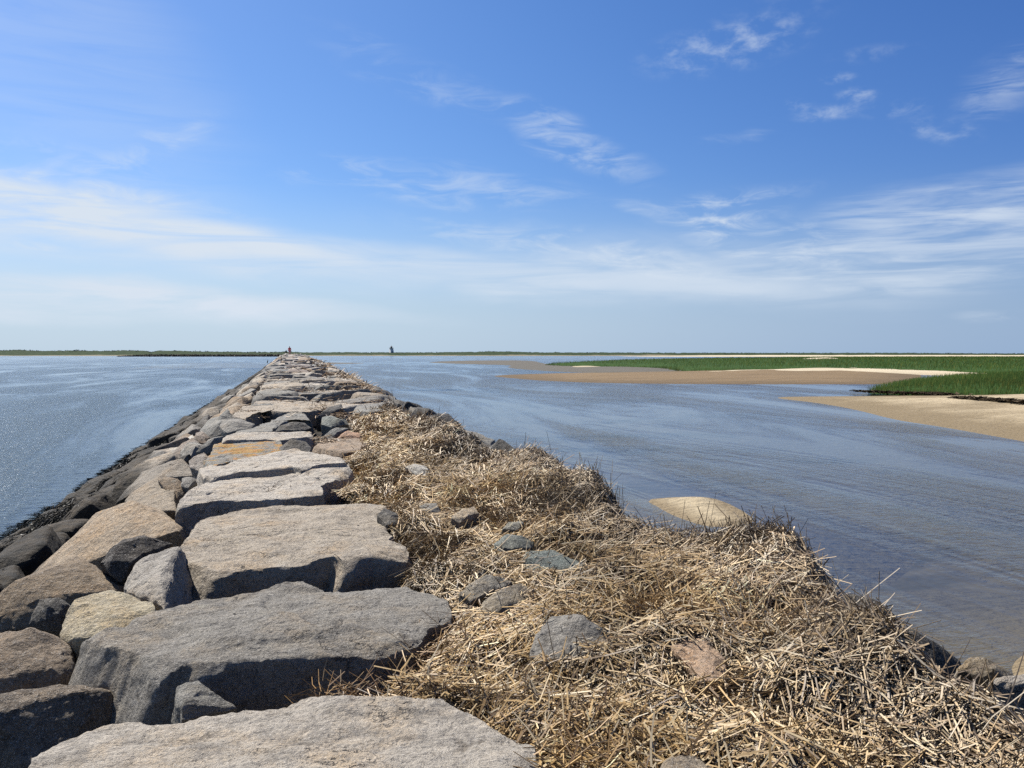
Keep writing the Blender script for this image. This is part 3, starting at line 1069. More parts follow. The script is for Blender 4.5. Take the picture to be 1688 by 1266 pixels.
def S(pts, col, label, z=None, n=(0, 0, 1), up=0.0, name='stone_slab', cat='stone slab', anchor=None, emb=None, **kw):
    """a stone traced in the photograph: outline pixels laid on a plane through its place on the breakwater"""
    a = anchor or tuple(np.mean(np.array(pts), 0))
    n = np.array(n, float)
    n /= np.linalg.norm(n)
    p0 = at(a[0], a[1], CAMZ + z) if z is not None else hit(*a) + np.array([0, 0, up])
    if emb is not None:
        for _ in range(8):
            p0 = at(a[0], a[1], float(mound(p0[0:1], p0[1:2])[0]) + emb)
    P = [on_plane(x, y, p0, n) for x, y in pts]
    if emb is not None:
        EMB.append(np.array(P)[:, :2])
    dist = np.linalg.norm(p0 - np.array([0, 0, CAMZ]))
    kw.setdefault('res', float(np.clip(dist * 0.0034, 0.012, 0.09)))
    if dist > 7.5:
        kw['soft'] = 0
        kw['rnd'] = min(kw.get('rnd', 0.04), 0.03)
    if name in ('stone', 'boulder'):
        kw.setdefault('hull', 1.0)
    return stone(name, P, n, col, label, cat, **kw)


def B_(pts, col, label, name='boulder', cat='boulder', **kw):
    kw['rnd'] = 0.20
    kw.setdefault('dome', 0.08)
    kw.setdefault('flare', 0.05)
    kw.setdefault('cuts', 5)
    kw.setdefault('chips', 6)
    kw.setdefault('n', (-0.30, -0.12, 0.95))
    kw.setdefault('thick', 0.6)
    return S(pts, col, label, name=name, cat=cat, **kw)


Zs = -1.60
# --- the big walking slabs
S([(51, 1266), (66, 1241), (86, 1205), (113, 1197), (156, 1193), (206, 1190), (245, 1193), (292, 1187), (335, 1175), (391, 1167), (464, 1161), (498, 1154), (560, 1152), (616, 1152),
   (699, 1154), (768, 1153), (798, 1168), (825, 1187), (858, 1205), (884, 1225), (898, 1248), (906, 1275), (925, 1340), (880, 1420), (560, 1450), (250, 1430), (30, 1390), (25, 1310)],
  'pale', 'broad pale speckled granite slab at the bottom edge, nearest the viewer', z=Zs, thick=0.5, rnd=0.03, dome=0.03, flare=0.05, rough=1.0)
S([(140, 1040), (165, 1036), (190, 1041), (205, 1032), (232, 1021), (282, 1003), (332, 988), (382, 974), (431, 964), (481, 960), (518, 968), (560, 972), (616, 969), (659, 968), (699, 965), (728, 976), (745, 993), (753, 1013),
   (752, 1020), (715, 1033), (692, 1057), (612, 1071), (543, 1072), (466, 1082), (400, 1089), (348, 1097), (292, 1092), (262, 1096), (236, 1080), (190, 1062), (150, 1052)],
  (0.285, 0.27, 0.25), 'dark grey slab with a black shaded front, second from the viewer', z=Zs, thick=0.62, rnd=0.028, dome=0.03, flare=0.03, wallcuts=0, lean=(-1, -0.35, 0.17), rough=1.15, lichen=0.12, chips=9)
S([(328, 858), (305, 888), (288, 922), (330, 930), (365, 940), (415, 933), (464, 930), (514, 926), (549, 920), (572, 930), (606, 921), (632, 919), (683, 916), (684, 908), (664, 896), (642, 890),
   (652, 878), (640, 868), (640, 836), (600, 830), (530, 832), (480, 838), (440, 838), (390, 845)],
  'tan', 'wide tan slab with a cracked left corner, third from the viewer', z=-1.58, thick=0.6, rnd=0.028, dome=0.02, flare=0.04, wallcuts=4, lean=(-1, -0.3, 0.22), grooves=0.02, chips=10, tone=1.02)
S([(289, 834), (304, 812), (327, 795), (348, 789), (395, 787), (440, 784), (485, 779), (519, 770), (548, 764), (573, 763), (583, 770), (575, 780), (559, 790), (534, 801), (532, 813), (508, 817),
   (463, 820), (404, 821), (357, 822), (312, 832)],
  'pale', 'pale grooved slab with a tall shaded front face, fourth from the viewer', z=-1.54, n=(0.0, -0.05, 1), thick=0.55, rnd=0.022, dome=0.0, flare=0.03, wallcuts=3, grooves=0.03, chips=10, tone=1.04)
S([(327, 772), (359, 760), (418, 750), (458, 744), (487, 741), (514, 742), (532, 748), (551, 753), (573, 759), (576, 765), (548, 766), (530, 766), (496, 774), (481, 771), (451, 774), (406, 779),
   (368, 783), (343, 788), (330, 784)],
  'pale', 'thin pale slab lying just behind the grooved slab, with a dark step in front', z=-1.44, n=(0.0, -0.05, 1), thick=0.5, rnd=0.03, dome=0.0, flare=0.02, grooves=0.025, chips=7, tone=1.06)
S([(338, 762), (346, 745), (356, 729), (384, 726), (420, 725), (456, 725), (470, 734), (466, 744), (440, 752), (418, 756), (380, 764), (350, 772)],
  'slate', 'grey slab covered in orange lichen at its left end', z=-1.46, lichen=0.64, thick=0.5, rnd=0.05, grooves=0.02)
S([(456, 748), (462, 734), (474, 724), (492, 722), (505, 727), (514, 736), (508, 748), (485, 752)],
  'dark', 'rough dark lump at the right of the orange lichen slab', z=-1.42, n=(0.1, -0.45, 0.9), name='stone', cat='stone', thick=0.4, rnd=0.08, cuts=4)
S([(364, 727), (370, 718), (388, 713), (463, 711), (513, 710), (518, 721), (490, 723), (463, 725), (450, 723), (386, 725)],
  'pale', 'long narrow pale slab behind the orange lichen slab', z=-1.40, n=(0, -0.04, 1), thick=0.4, rnd=0.03, tone=0.96)
S([(517, 733), (530, 726), (560, 723), (593, 723), (613, 727), (622, 734), (598, 743), (564, 745), (535, 740)],
  (0.36, 0.28, 0.21), 'flat pinkish tan slab half buried at the left edge of the straw', z=-1.50, thick=0.4, rnd=0.03)
S([(553, 721), (562, 713), (574, 708), (586, 713), (600, 722), (580, 725)],
  'pink', 'small pink stone leaning behind the flat pinkish tan slab', z=-1.44, n=(-0.1, -0.3, 0.95), name='stone', cat='stone', thick=0.35)
S([(527, 722), (540, 712), (560, 705), (575, 703), (566, 711), (552, 720), (545, 724)],
  'slate', 'small slate grey stone wedged left of the pink stone', z=-1.44, n=(0.0, -0.4, 0.92), name='stone', cat='stone', thick=0.35)
S([(381, 712), (417, 704), (446, 694), (464, 682), (495, 679), (516, 692), (482, 691), (460, 700), (446, 711), (410, 713)],
  'slate', 'blue grey flat slab running diagonally behind the long narrow pale slab', z=-1.42, thick=0.4, rnd=0.03)
S([(453, 712), (460, 702), (482, 692), (503, 695), (515, 704), (504, 711), (480, 713)],
  'dark', 'jagged dark wedge of stone on the blue grey flat slab', z=-1.38, n=(0.2, -0.6, 0.8), name='stone', cat='stone', thick=0.4, cuts=4)
S([(529, 694), (531, 684), (546, 681), (572, 689), (576, 694), (560, 699), (546, 701)],
  'green', 'greenish grey block standing at the straw edge, shaded in front', z=-1.30, n=(0.0, -0.25, 0.95), name='stone', cat='stone', thick=0.45, rnd=0.06)
S([(385, 686), (394, 673), (419, 666), (470, 664), (511, 661), (534, 668), (536, 675), (504, 677), (464, 677), (430, 676), (405, 688)],
  'tan', 'long tan slab with yellow lichen streaks ahead of the bare rows', z=-1.40, lichen=0.42, thick=0.4, rnd=0.04)
S([(520, 688), (530, 678), (548, 668), (562, 664), (566, 671), (556, 681), (545, 687)],
  'dark', 'dark stone leaning beside the long tan lichen slab', z=-1.36, n=(-0.1, -0.4, 0.9), name='stone', cat='stone', thick=0.4, cuts=3)
S([(582, 671), (600, 667), (630, 665), (656, 667), (640, 674), (612, 677), (592, 676)],
  'slate', 'blue grey slab with a black shadow under it at the far end of the straw', z=-1.32, thick=0.4, rnd=0.03)

# --- boulders on the near left slope
B_([(-80, 1150), (0, 1139), (50, 1131), (96, 1126), (150, 1128), (184, 1134), (191, 1160), (182, 1190), (90, 1205), (65, 1240), (45, 1275), (30, 1340), (-80, 1340)],
   (0.24, 0.20, 0.16), 'big brown boulder in the bottom left corner, sunlit only along its top', z=-1.74, anchor=(96, 1128), n=(0.10, -0.84, 0.50), thick=0.7, rnd=0.1, dome=0.06, cuts=2)
B_([(-70, 1040), (0, 1032), (33, 1030), (66, 1031), (92, 1042), (114, 1059), (118, 1080), (116, 1106), (104, 1127), (50, 1128), (0, 1146), (-70, 1150)],
   (0.30, 0.235, 0.175), 'pitted brown boulder at the left edge between two larger boulders', n=(-0.05, -0.45, 0.9), up=0.12)
B_([(-70, 1010), (0, 982), (33, 955), (66, 930), (96, 917), (129, 919), (149, 925), (179, 942), (200, 957), (196, 969), (155, 970), (113, 994), (80, 992), (48, 1024), (0, 1033), (-60, 1040)],
   'brown', 'large rounded brown boulder with pale scratches on the near left slope', n=(-0.20, -0.46, 0.86), up=0.16, dome=0.10, tone=0.88)
S([(43, 1030), (52, 1008), (63, 986), (93, 984), (112, 994), (95, 1016), (97, 1043), (66, 1034)], 'dark', 'small dark wedge between the rounded brown boulder and the cream rock',
  n=(-0.1, -0.85, 0.5), up=0.02, name='stone', cat='stone', thick=0.4, rnd=0.05, cuts=3)
S([(93, 1028), (103, 1007), (118, 990), (134, 972), (153, 968), (179, 968), (202, 966), (232, 976), (251, 984), (256, 996), (253, 1012), (232, 1022), (206, 1034), (172, 1038), (119, 1051), (99, 1042)],
  'cream', 'cream coloured angular rock left of the dark grey slab', n=(-0.15, -0.22, 0.95), up=0.06, name='boulder', cat='boulder', thick=0.55, rnd=0.07, cuts=3, chips=8, grooves=0.02)
S([(197, 958), (213, 942), (252, 910), (297, 894), (293, 920), (278, 946), (263, 984), (245, 981), (225, 974), (200, 966)],
  (0.44, 0.41, 0.375), 'grey speckled stone tucked against the cracked tan slab', n=(-0.32, -0.08, 0.94), up=0.03, name='stone', cat='stone', thick=0.5, rnd=0.07, cuts=3)
B_([(20, 945), (60, 915), (100, 886), (133, 863), (162, 848), (186, 836), (211, 822), (233, 822), (252, 829), (264, 835), (288, 839), (288, 858), (262, 868), (246, 866), (227, 878), (200, 892),
    (165, 902), (130, 902), (110, 908), (70, 926), (28, 950)],
   (0.40, 0.315, 0.225), 'long tan boulder stained orange, sloping down to the weed', n=(-0.40, -0.10, 0.91), up=0.10, lichen=0.34, rnd=0.08, tone=1.08)
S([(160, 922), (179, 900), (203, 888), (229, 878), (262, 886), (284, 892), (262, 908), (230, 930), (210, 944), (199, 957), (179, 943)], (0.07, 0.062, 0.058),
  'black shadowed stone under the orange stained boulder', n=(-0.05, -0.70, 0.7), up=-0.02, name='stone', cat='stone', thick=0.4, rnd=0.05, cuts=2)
B_([(203, 824), (223, 806), (240, 796), (254, 790), (265, 792), (274, 806), (280, 822), (287, 838), (262, 834), (240, 826), (225, 823)],
   (0.36, 0.30, 0.23), 'smooth tan boulder with a shaded right face behind the orange stained one', n=(-0.35, -0.15, 0.92), up=0.12, cuts=4)
S([(259, 788), (275, 785), (290, 787), (304, 796), (310, 805), (296, 818), (287, 836), (279, 822), (272, 802)],
  'brown', 'rust stained stone against the front corner of the grooved slab', n=(-0.15, -0.5, 0.85), up=0.05, lichen=0.45, name='stone', cat='stone', thick=0.45, rnd=0.06, cuts=3)
S([(186, 820), (205, 797), (232, 776), (258, 764), (282, 757), (294, 755), (326, 772), (322, 781), (297, 784), (262, 786), (240, 795), (215, 808)],
  (0.29, 0.255, 0.215), 'layered grey brown rock with jagged ledges beside the thin pale slab', n=(-0.32, -0.22, 0.92), up=0.02, name='boulder', cat='boulder', thick=0.5, rnd=0.05, grooves=0.06, chips=10)
S([(231, 777), (246, 762), (268, 746), (292, 730), (316, 715), (320, 719), (300, 735), (284, 748), (268, 759), (250, 770)],
  'white', 'long pale slab edge running down the left slope', n=(-0.42, -0.1, 0.9), up=0.10, thick=0.4, rnd=0.03)
S([(270, 757), (284, 746), (302, 733), (318, 721), (326, 724), (312, 735), (298, 744), (290, 755), (282, 757)],
  'purple', 'purple brown flat stone beside the long pale slab edge', n=(-0.36, -0.1, 0.92), up=0.03, name='stone', cat='stone', thick=0.4)
B_([(296, 742), (306, 730), (318, 727), (333, 728), (330, 738), (322, 746), (310, 754), (299, 752)],
   'grey', 'pale grey rounded lump left of the orange lichen slab', n=(-0.2, -0.3, 0.93), up=0.06, rnd=0.08, tone=1.15)
S([(322, 745), (332, 733), (342, 722), (352, 718), (366, 716), (362, 730), (351, 742), (338, 748)],
  'slate', 'blue grey leaning block at the corner of the orange lichen slab', n=(-0.35, -0.65, 0.7), up=0.16, name='stone', cat='stone', thick=0.4, rnd=0.05, cuts=3)
S([(318, 721), (322, 712), (333, 709), (344, 718), (338, 728), (326, 728)],
  'purple', 'small purple grey stone beside the blue grey leaning block', n=(-0.3, -0.4, 0.85), up=0.06, name='stone', cat='stone', thick=0.3)
S([(350, 706), (356, 694), (360, 684), (374, 671), (378, 676), (384, 690), (391, 700), (388, 712), (374, 716), (360, 714)],
  'slate', 'upright dark grey rock standing on the left edge of the walkway', n=(-0.25, -0.75, 0.6), up=0.18, name='boulder', cat='boulder', thick=0.4, rnd=0.06, cuts=4)
S([(333, 712), (344, 700), (355, 692), (358, 702), (352, 712), (344, 717)],
  (0.5, 0.42, 0.36), 'small pale pinkish slab left of the upright dark grey rock', n=(-0.4, -0.1, 0.9), up=0.04, thick=0.3)
S([(360, 700), (372, 690), (384, 690), (404, 690), (420, 697), (410, 705), (390, 708), (372, 708)],
  'grey', 'grey lump with dry grass on it behind the upright dark grey rock', n=(-0.1, -0.2, 0.95), up=0.02, name='stone', cat='stone', thick=0.35, rnd=0.07)
S([(310, 755), (322, 748), (342, 750), (350, 757), (340, 765), (326, 771), (312, 766)],
  (0.36, 0.32, 0.29), 'low pinkish grey stone in front of the orange lichen', n=(-0.2, -0.25, 0.94), up=0.02, name='stone', cat='stone', thick=0.3)
S([(292, 757), (300, 749), (312, 747), (310, 757), (302, 766)],
  'dark', 'dark little stone below the pale grey rounded lump', n=(-0.2, -0.6, 0.75), up=0.03, name='stone', cat='stone', thick=0.3)
S([(298, 800), (300, 788), (312, 783), (326, 788), (320, 797), (310, 804)],
  'grey', 'small broken grey stones at the left foot of the grooved slab', n=(-0.2, -0.4, 0.9), up=0.02, name='stone', cat='stone', thick=0.3, cuts=3)
S([(290, 1140), (292, 1125), (305, 1121), (326, 1120), (344, 1134), (372, 1156), (392, 1166), (340, 1180), (300, 1186), (292, 1165)],
  'slate', 'little grey rock wedged in the gap in front of the dark grey slab', z=-1.70, anchor=(335, 1150), n=(0.15, -0.45, 0.9), name='stone', cat='stone', thick=0.4, rnd=0.04, cuts=3, chips=5)

# --- stones showing through the straw
G_ = 'stone'
S([(873, 1066), (882, 1046), (889, 1032), (904, 1012), (934, 1005), (963, 1014), (995, 1033), (1020, 1054), (1005, 1075), (960, 1095), (905, 1092)],
  (0.30, 0.285, 0.265), 'grey pointed boulder rising out of the middle of the straw', z=-1.5, emb=0.04, n=(-0.08, -0.30, 0.95), name='boulder', cat='boulder', thick=0.5, rnd=0.07, dome=0.05, cuts=3)
S([(1104, 1050), (1136, 1043), (1165, 1048), (1198, 1088), (1196, 1130), (1176, 1140), (1158, 1120), (1140, 1090), (1112, 1074)],
  (0.52, 0.37, 0.26), 'flat orange pink stone mostly buried in the straw', z=-1.5, emb=0.035, n=(0.0, -0.10, 1), thick=0.3, rnd=0.05, name=G_, cat=G_, hull=0.35)
S([(862, 914), (868, 906), (882, 904), (911, 905), (943, 920), (985, 937), (985, 946), (940, 943), (892, 940), (866, 930)],
  (0.17, 0.20, 0.19), 'greenish grey stone lying flat in the straw', z=-1.5, emb=0.04, hull=0.5, n=(0.05, -0.16, 0.97), thick=0.35, rnd=0.06, name=G_, cat=G_)
S([(815, 889), (828, 882), (856, 881), (882, 887), (876, 899), (846, 902), (824, 899)],
  (0.20, 0.225, 0.215), 'small greenish stone just behind the flat greenish grey one', z=-1.5, emb=0.05, n=(0, -0.12, 1), thick=0.3, rnd=0.05, name=G_, cat=G_)
S([(790, 1004), (797, 984), (828, 967), (858, 959), (879, 972), (876, 998), (850, 1012), (812, 1016)],
  (0.34, 0.29, 0.22), 'brown lump of rock in the straw, nearest the corner of the dark grey slab', z=-1.5, emb=0.05, n=(0.0, -0.35, 0.93), thick=0.4, rnd=0.08, cuts=3, name=G_, cat=G_)
S([(756, 971), (780, 955), (808, 946), (846, 955), (832, 968), (800, 982), (776, 990)],
  (0.28, 0.26, 0.225), 'grey brown rock behind the brown lump of rock in the straw', z=-1.5, emb=0.05, n=(0.0, -0.35, 0.93), thick=0.4, rnd=0.08, cuts=3, name=G_, cat=G_)
S([(1076, 1275), (1091, 1251), (1116, 1240), (1148, 1238), (1175, 1246), (1190, 1275), (1185, 1330), (1080, 1330)],
  (0.36, 0.31, 0.25), 'rounded tan stone cut off by the bottom edge, surrounded by straw', z=-1.5, emb=0.05, n=(0, -0.12, 1), thick=0.4, rnd=0.09, cuts=2, name=G_, cat=G_)
S([(668, 766), (684, 761), (699, 765), (712, 780), (706, 788), (694, 784), (682, 774)],
  'white', 'small white stone lying in the straw right of the grooved slab', z=-1.5, emb=0.05, n=(0, -0.25, 0.95), thick=0.25, rnd=0.03, name=G_, cat=G_)
S([(744, 852), (752, 845), (764, 837), (782, 832), (790, 842), (778, 852), (758, 858)],
  (0.48, 0.40, 0.30), 'pale tan wedge shaped stone in the straw', z=-1.5, emb=0.05, n=(0.05, -0.3, 0.95), thick=0.3, rnd=0.04, name=G_, cat=G_)
S([(690, 836), (706, 828), (724, 830), (728, 838), (708, 842)],
  'slate', 'flat blue grey scrap of stone left of the pale tan wedge', z=-1.5, emb=0.05, thick=0.25, rnd=0.03, name=G_, cat=G_)
S([(828, 870), (838, 858), (858, 853), (868, 862), (856, 872)],
  (0.27, 0.26, 0.22), 'small mossy grey stone behind the small greenish stone', z=-1.5, emb=0.05, n=(0, -0.2, 1), thick=0.25, rnd=0.05, name=G_, cat=G_)
S([(622, 848), (634, 838), (650, 840), (664, 852), (652, 862), (636, 860)],
  'dark', 'small dark stone at the right rear corner of the cracked tan slab', z=-1.5, emb=0.05, n=(0, -0.2, 1), thick=0.3, rnd=0.04, name=G_, cat=G_)
S([(1585, 1093), (1598, 1084), (1622, 1085), (1643, 1088), (1652, 1102), (1676, 1110), (1660, 1118), (1622, 1116)],
  (0.33, 0.28, 0.21), 'tan rock at the right edge of the breakwater near the lower right corner', z=-1.62, n=(0.0, -0.4, 0.9), thick=0.45, rnd=0.07, cuts=3, name=G_, cat=G_)
S([(1630, 1117), (1650, 1113), (1690, 1117), (1760, 1128), (1770, 1150), (1690, 1134), (1655, 1126)],
  (0.42, 0.41, 0.41), 'flat light grey rock below the tan rock at the right edge', z=-1.60, n=(0, -0.2, 1), thick=0.4, rnd=0.06, name=G_, cat=G_)
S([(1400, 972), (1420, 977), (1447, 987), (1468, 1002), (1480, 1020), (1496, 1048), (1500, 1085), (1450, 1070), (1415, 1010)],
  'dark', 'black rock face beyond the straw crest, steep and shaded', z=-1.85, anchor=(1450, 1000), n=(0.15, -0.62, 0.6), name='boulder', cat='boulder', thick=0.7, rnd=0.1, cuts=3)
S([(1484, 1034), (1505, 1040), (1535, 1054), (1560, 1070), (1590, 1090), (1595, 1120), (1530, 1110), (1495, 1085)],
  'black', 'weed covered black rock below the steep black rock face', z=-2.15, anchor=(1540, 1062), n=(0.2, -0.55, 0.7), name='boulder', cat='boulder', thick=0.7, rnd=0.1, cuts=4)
S([(655, 672), (690, 678), (720, 682), (745, 690), (765, 697), (760, 706), (720, 700), (680, 690)],
  'dark', 'dark flat stone along the right edge beyond the straw', z=-1.62, n=(0.25, -0.2, 0.9), name=G_, cat=G_, thick=0.5, rnd=0.06)
S([(762, 700), (785, 706), (806, 722), (824, 736), (800, 738), (775, 720)],
  'slate', 'slate grey stone sloping to the water right of the far straw', z=-1.66, n=(0.3, -0.25, 0.9), name='boulder', cat='boulder', thick=0.6, rnd=0.08)

# --- rubble core that fills the gaps between the stones
CORE = mat_noise('rubble', ((0.035, 0.032, 0.028), (0.075, 0.066, 0.055), (0.02, 0.019, 0.017), (0.11, 0.095, 0.075)), (2.0, 7, 40), 0.95, 0.06)


def core():
    xs = np.concatenate([np.linspace(-6.6, 8.4, 110)])
    ys = np.concatenate([np.linspace(-6, 1.5, 25), np.linspace(1.6, 30, 230), np.linspace(30.6, 330, 160)])
    X, Y = np.meshgrid(xs, ys, indexing='ij')
    x, y = X.ravel(), Y.ravel()
    z = surf(x, y) - 0.36 + 0.10 * n2(x, y, 1.1, 1.1, 3.0) + 0.04 * n2(x, y, 4.0, 4.0, 6.0, 2)
    end = np.clip((y - 305) / 20, 0, 1)
    z = z - 5 * end
    o = link('rubble_bed', mesh_np('rubble_bed', np.stack([x, y, z], 1), [grid_faces(len(xs), len(ys))], CORE))
    tag(o, kind='structure')


core()

# --- all the other stones of the breakwater, laid in courses
ORD = ['first', 'second', 'third', 'fourth', 'fifth', 'sixth', 'seventh', 'eighth', 'ninth', 'tenth', 'eleventh', 'twelfth', 'thirteenth', 'fourteenth', 'fifteenth', 'sixteenth', 'seventeenth',
       'eighteenth', 'nineteenth', 'twentieth', 'twenty-first', 'twenty-second', 'twenty-third', 'twenty-fourth', 'twenty-fifth', 'twenty-sixth', 'twenty-seventh', 'twenty-eighth', 'twenty-ninth',
       'thirtieth'] + ['%d%s' % (k, {1: 'st', 2: 'nd', 3: 'rd'}.get(k % 10, 'th')) for k in range(31, 80)]
YEND = 50.0


def cell_poly(a0, a1, b0, b1, npt, gap, rg):
    """irregular outline inside a cell"""
    ca, cb = (a0 + a1) / 2, (b0 + b1) / 2
    ha, hb = (a1 - a0) / 2 - gap, (b1 - b0) / 2 - gap
    th = np.sort((np.arange(npt) + rg.uniform(-0.28, 0.28, npt)) / npt * 2 * math.pi)
    e = 0.5
    c, s = np.cos(th), np.sin(th)
    u = np.sign(c) * np.abs(c) ** e * ha * rg.uniform(0.86, 1.03, npt)
    v = np.sign(s) * np.abs(s) ** e * hb * rg.uniform(0.82, 1.03, npt)
    k = rg.uniform(-0.16, 0.16)
    return [(ca + p + k * q * ha / hb * 0.5, cb + q) for p, q in zip(u, v)]


def slope_frame(side):
    if side == 'left':
        return XL, BL
    return XR, BR


rg2 = np.random.default_rng(21)


def place(poly_xy, lift, tilt, col, label, cat, name, group, thick, res, soft=1, **kw):
    c = np.mean(poly_xy, 0)
    eps = 0.3
    z0 = float(surf(c[0], c[1]))
    gx = float(surf(c[0] + eps, c[1]) - surf(c[0] - eps, c[1])) / (2 * eps)
    gy = float(surf(c[0], c[1] + eps) - surf(c[0], c[1] - eps)) / (2 * eps)
    n = np.array([-gx + tilt[0], -gy + tilt[1], 1.0])
    n /= np.linalg.norm(n)
    p0 = np.array([c[0], c[1], z0 + lift])
    P = [np.array([x, y, p0[2] - (n[0] * (x - c[0]) + n[1] * (y - c[1])) / n[2]]) for x, y in poly_xy]
    return stone(name, P, n, col, label, cat, thick=thick, res=res, group=group, **kw)


def walkway_rows():
    y = 21.6
    row = 0
    while y < YEND:
        dy = rg2.uniform(0.9, 1.5)
        cuts_ = [XL + 0.05]
        while cuts_[-1] < XR - 0.9:
            cuts_.append(cuts_[-1] + rg2.uniform(0.9, 2.1))
        cuts_[-1] = XR
        k = len(cuts_) - 1
        for i in range(k):
            col = random.choice(['tan', 'tan', 'pale', 'grey', 'brown', 'tan', 'slate', 'pale', 'grey'])
            poly = cell_poly(cuts_[i], cuts_[i + 1], y, y + dy, 7, 0.045, rg2)
            word = {'tan': 'tan', 'pale': 'pale', 'grey': 'grey', 'brown': 'brown', 'slate': 'blue grey'}[col]
            pos = 'at the left edge' if i == 0 else ('at the right edge' if i == k - 1 else ('in the middle' if k == 3 else ORD[i] + ' from the left'))
            place(np.array(poly), rg2.uniform(-0.18, 0.15), (rg2.normal() * 0.09, rg2.normal() * 0.12 - 0.02), col,
                  '%s slab %s, %s row beyond the yellow lichen slab' % (word, pos, ORD[row]), 'stone slab', 'stone_slab', 'walkway slabs of the middle distance',
                  0.45, 0.085 if y > 32 else 0.065, rnd=0.03, chips=5, cuts=3, soft=0, tone=rg2.uniform(0.85, 1.1), lichen=0.3 if rg2.random() < 0.15 else 0.05)
        y += dy
        row += 1


def slope_course(side, t0, t1, y0, y1, word, colours, lmin, lmax, nstart=0, lift=0.06):
    y = y0
    k = nstart
    top, base = slope_frame(side)
    while y < y1:
        L = rg2.uniform(lmin, lmax)
        xa = top + (base - top) * (t0 + rg2.uniform(-0.03, 0.03))
        xb = top + (base - top) * (t1 + rg2.uniform(-0.05, 0.05))
        lo, hi = min(xa, xb), max(xa, xb)
        col = random.choice(colours)
        poly = cell_poly(lo, hi, y, y + L, 6, 0.02, rg2)
        cw = {'tan': 'tan', 'pale': 'pale', 'grey': 'grey', 'brown': 'brown', 'slate': 'blue grey', 'dark': 'dark', 'black': 'black weedy', 'purple': 'purple brown', 'cream': 'cream'}[col]
        place(np.array(poly), lift + rg2.uniform(-0.08, 0.12), (rg2.normal() * 0.2, rg2.normal() * 0.2), col,
              '%s boulder, %s from the viewer along the %s of the %s slope' % (cw, ORD[k], word, side), 'boulder', 'boulder', 'boulders on the %s slope' % side,
              0.6, 0.05 if y < 14 else (0.07 if y < 26 else 0.1), rnd=0.05 if t0 < 0.5 else 0.14, dome=0.02, flare=0.03, cuts=5, chips=4, soft=0, tone=rg2.uniform(0.8, 1.1), lichen=0.0, hull=1.1)
        y += L * 0.96
        k += 1


walkway_rows()
slope_course('left', 0.52, 0.80, 2.5, YEND, 'upper weed line', ['dark', 'brown', 'black', 'brown'], 0.8, 1.5)
slope_course('left', 0.78, 1.08, 2.5, YEND, 'waterline', ['black', 'dark', 'black'], 0.9, 1.6, 0, 0.02)
slope_course('left', 0.0, 0.28, 20.5, YEND, 'top edge', ['tan', 'grey', 'pale', 'brown', 'slate', 'dark'], 0.8, 1.5)
slope_course('left', 0.27, 0.54, 15.5, YEND, 'middle', ['tan', 'purple', 'grey', 'pale', 'dark', 'brown'], 0.8, 1.5)
slope_course('right', -0.06, 0.26, 8.5, YEND, 'top', ['dark', 'black', 'slate', 'dark'], 0.8, 1.5, 0, 0.04)


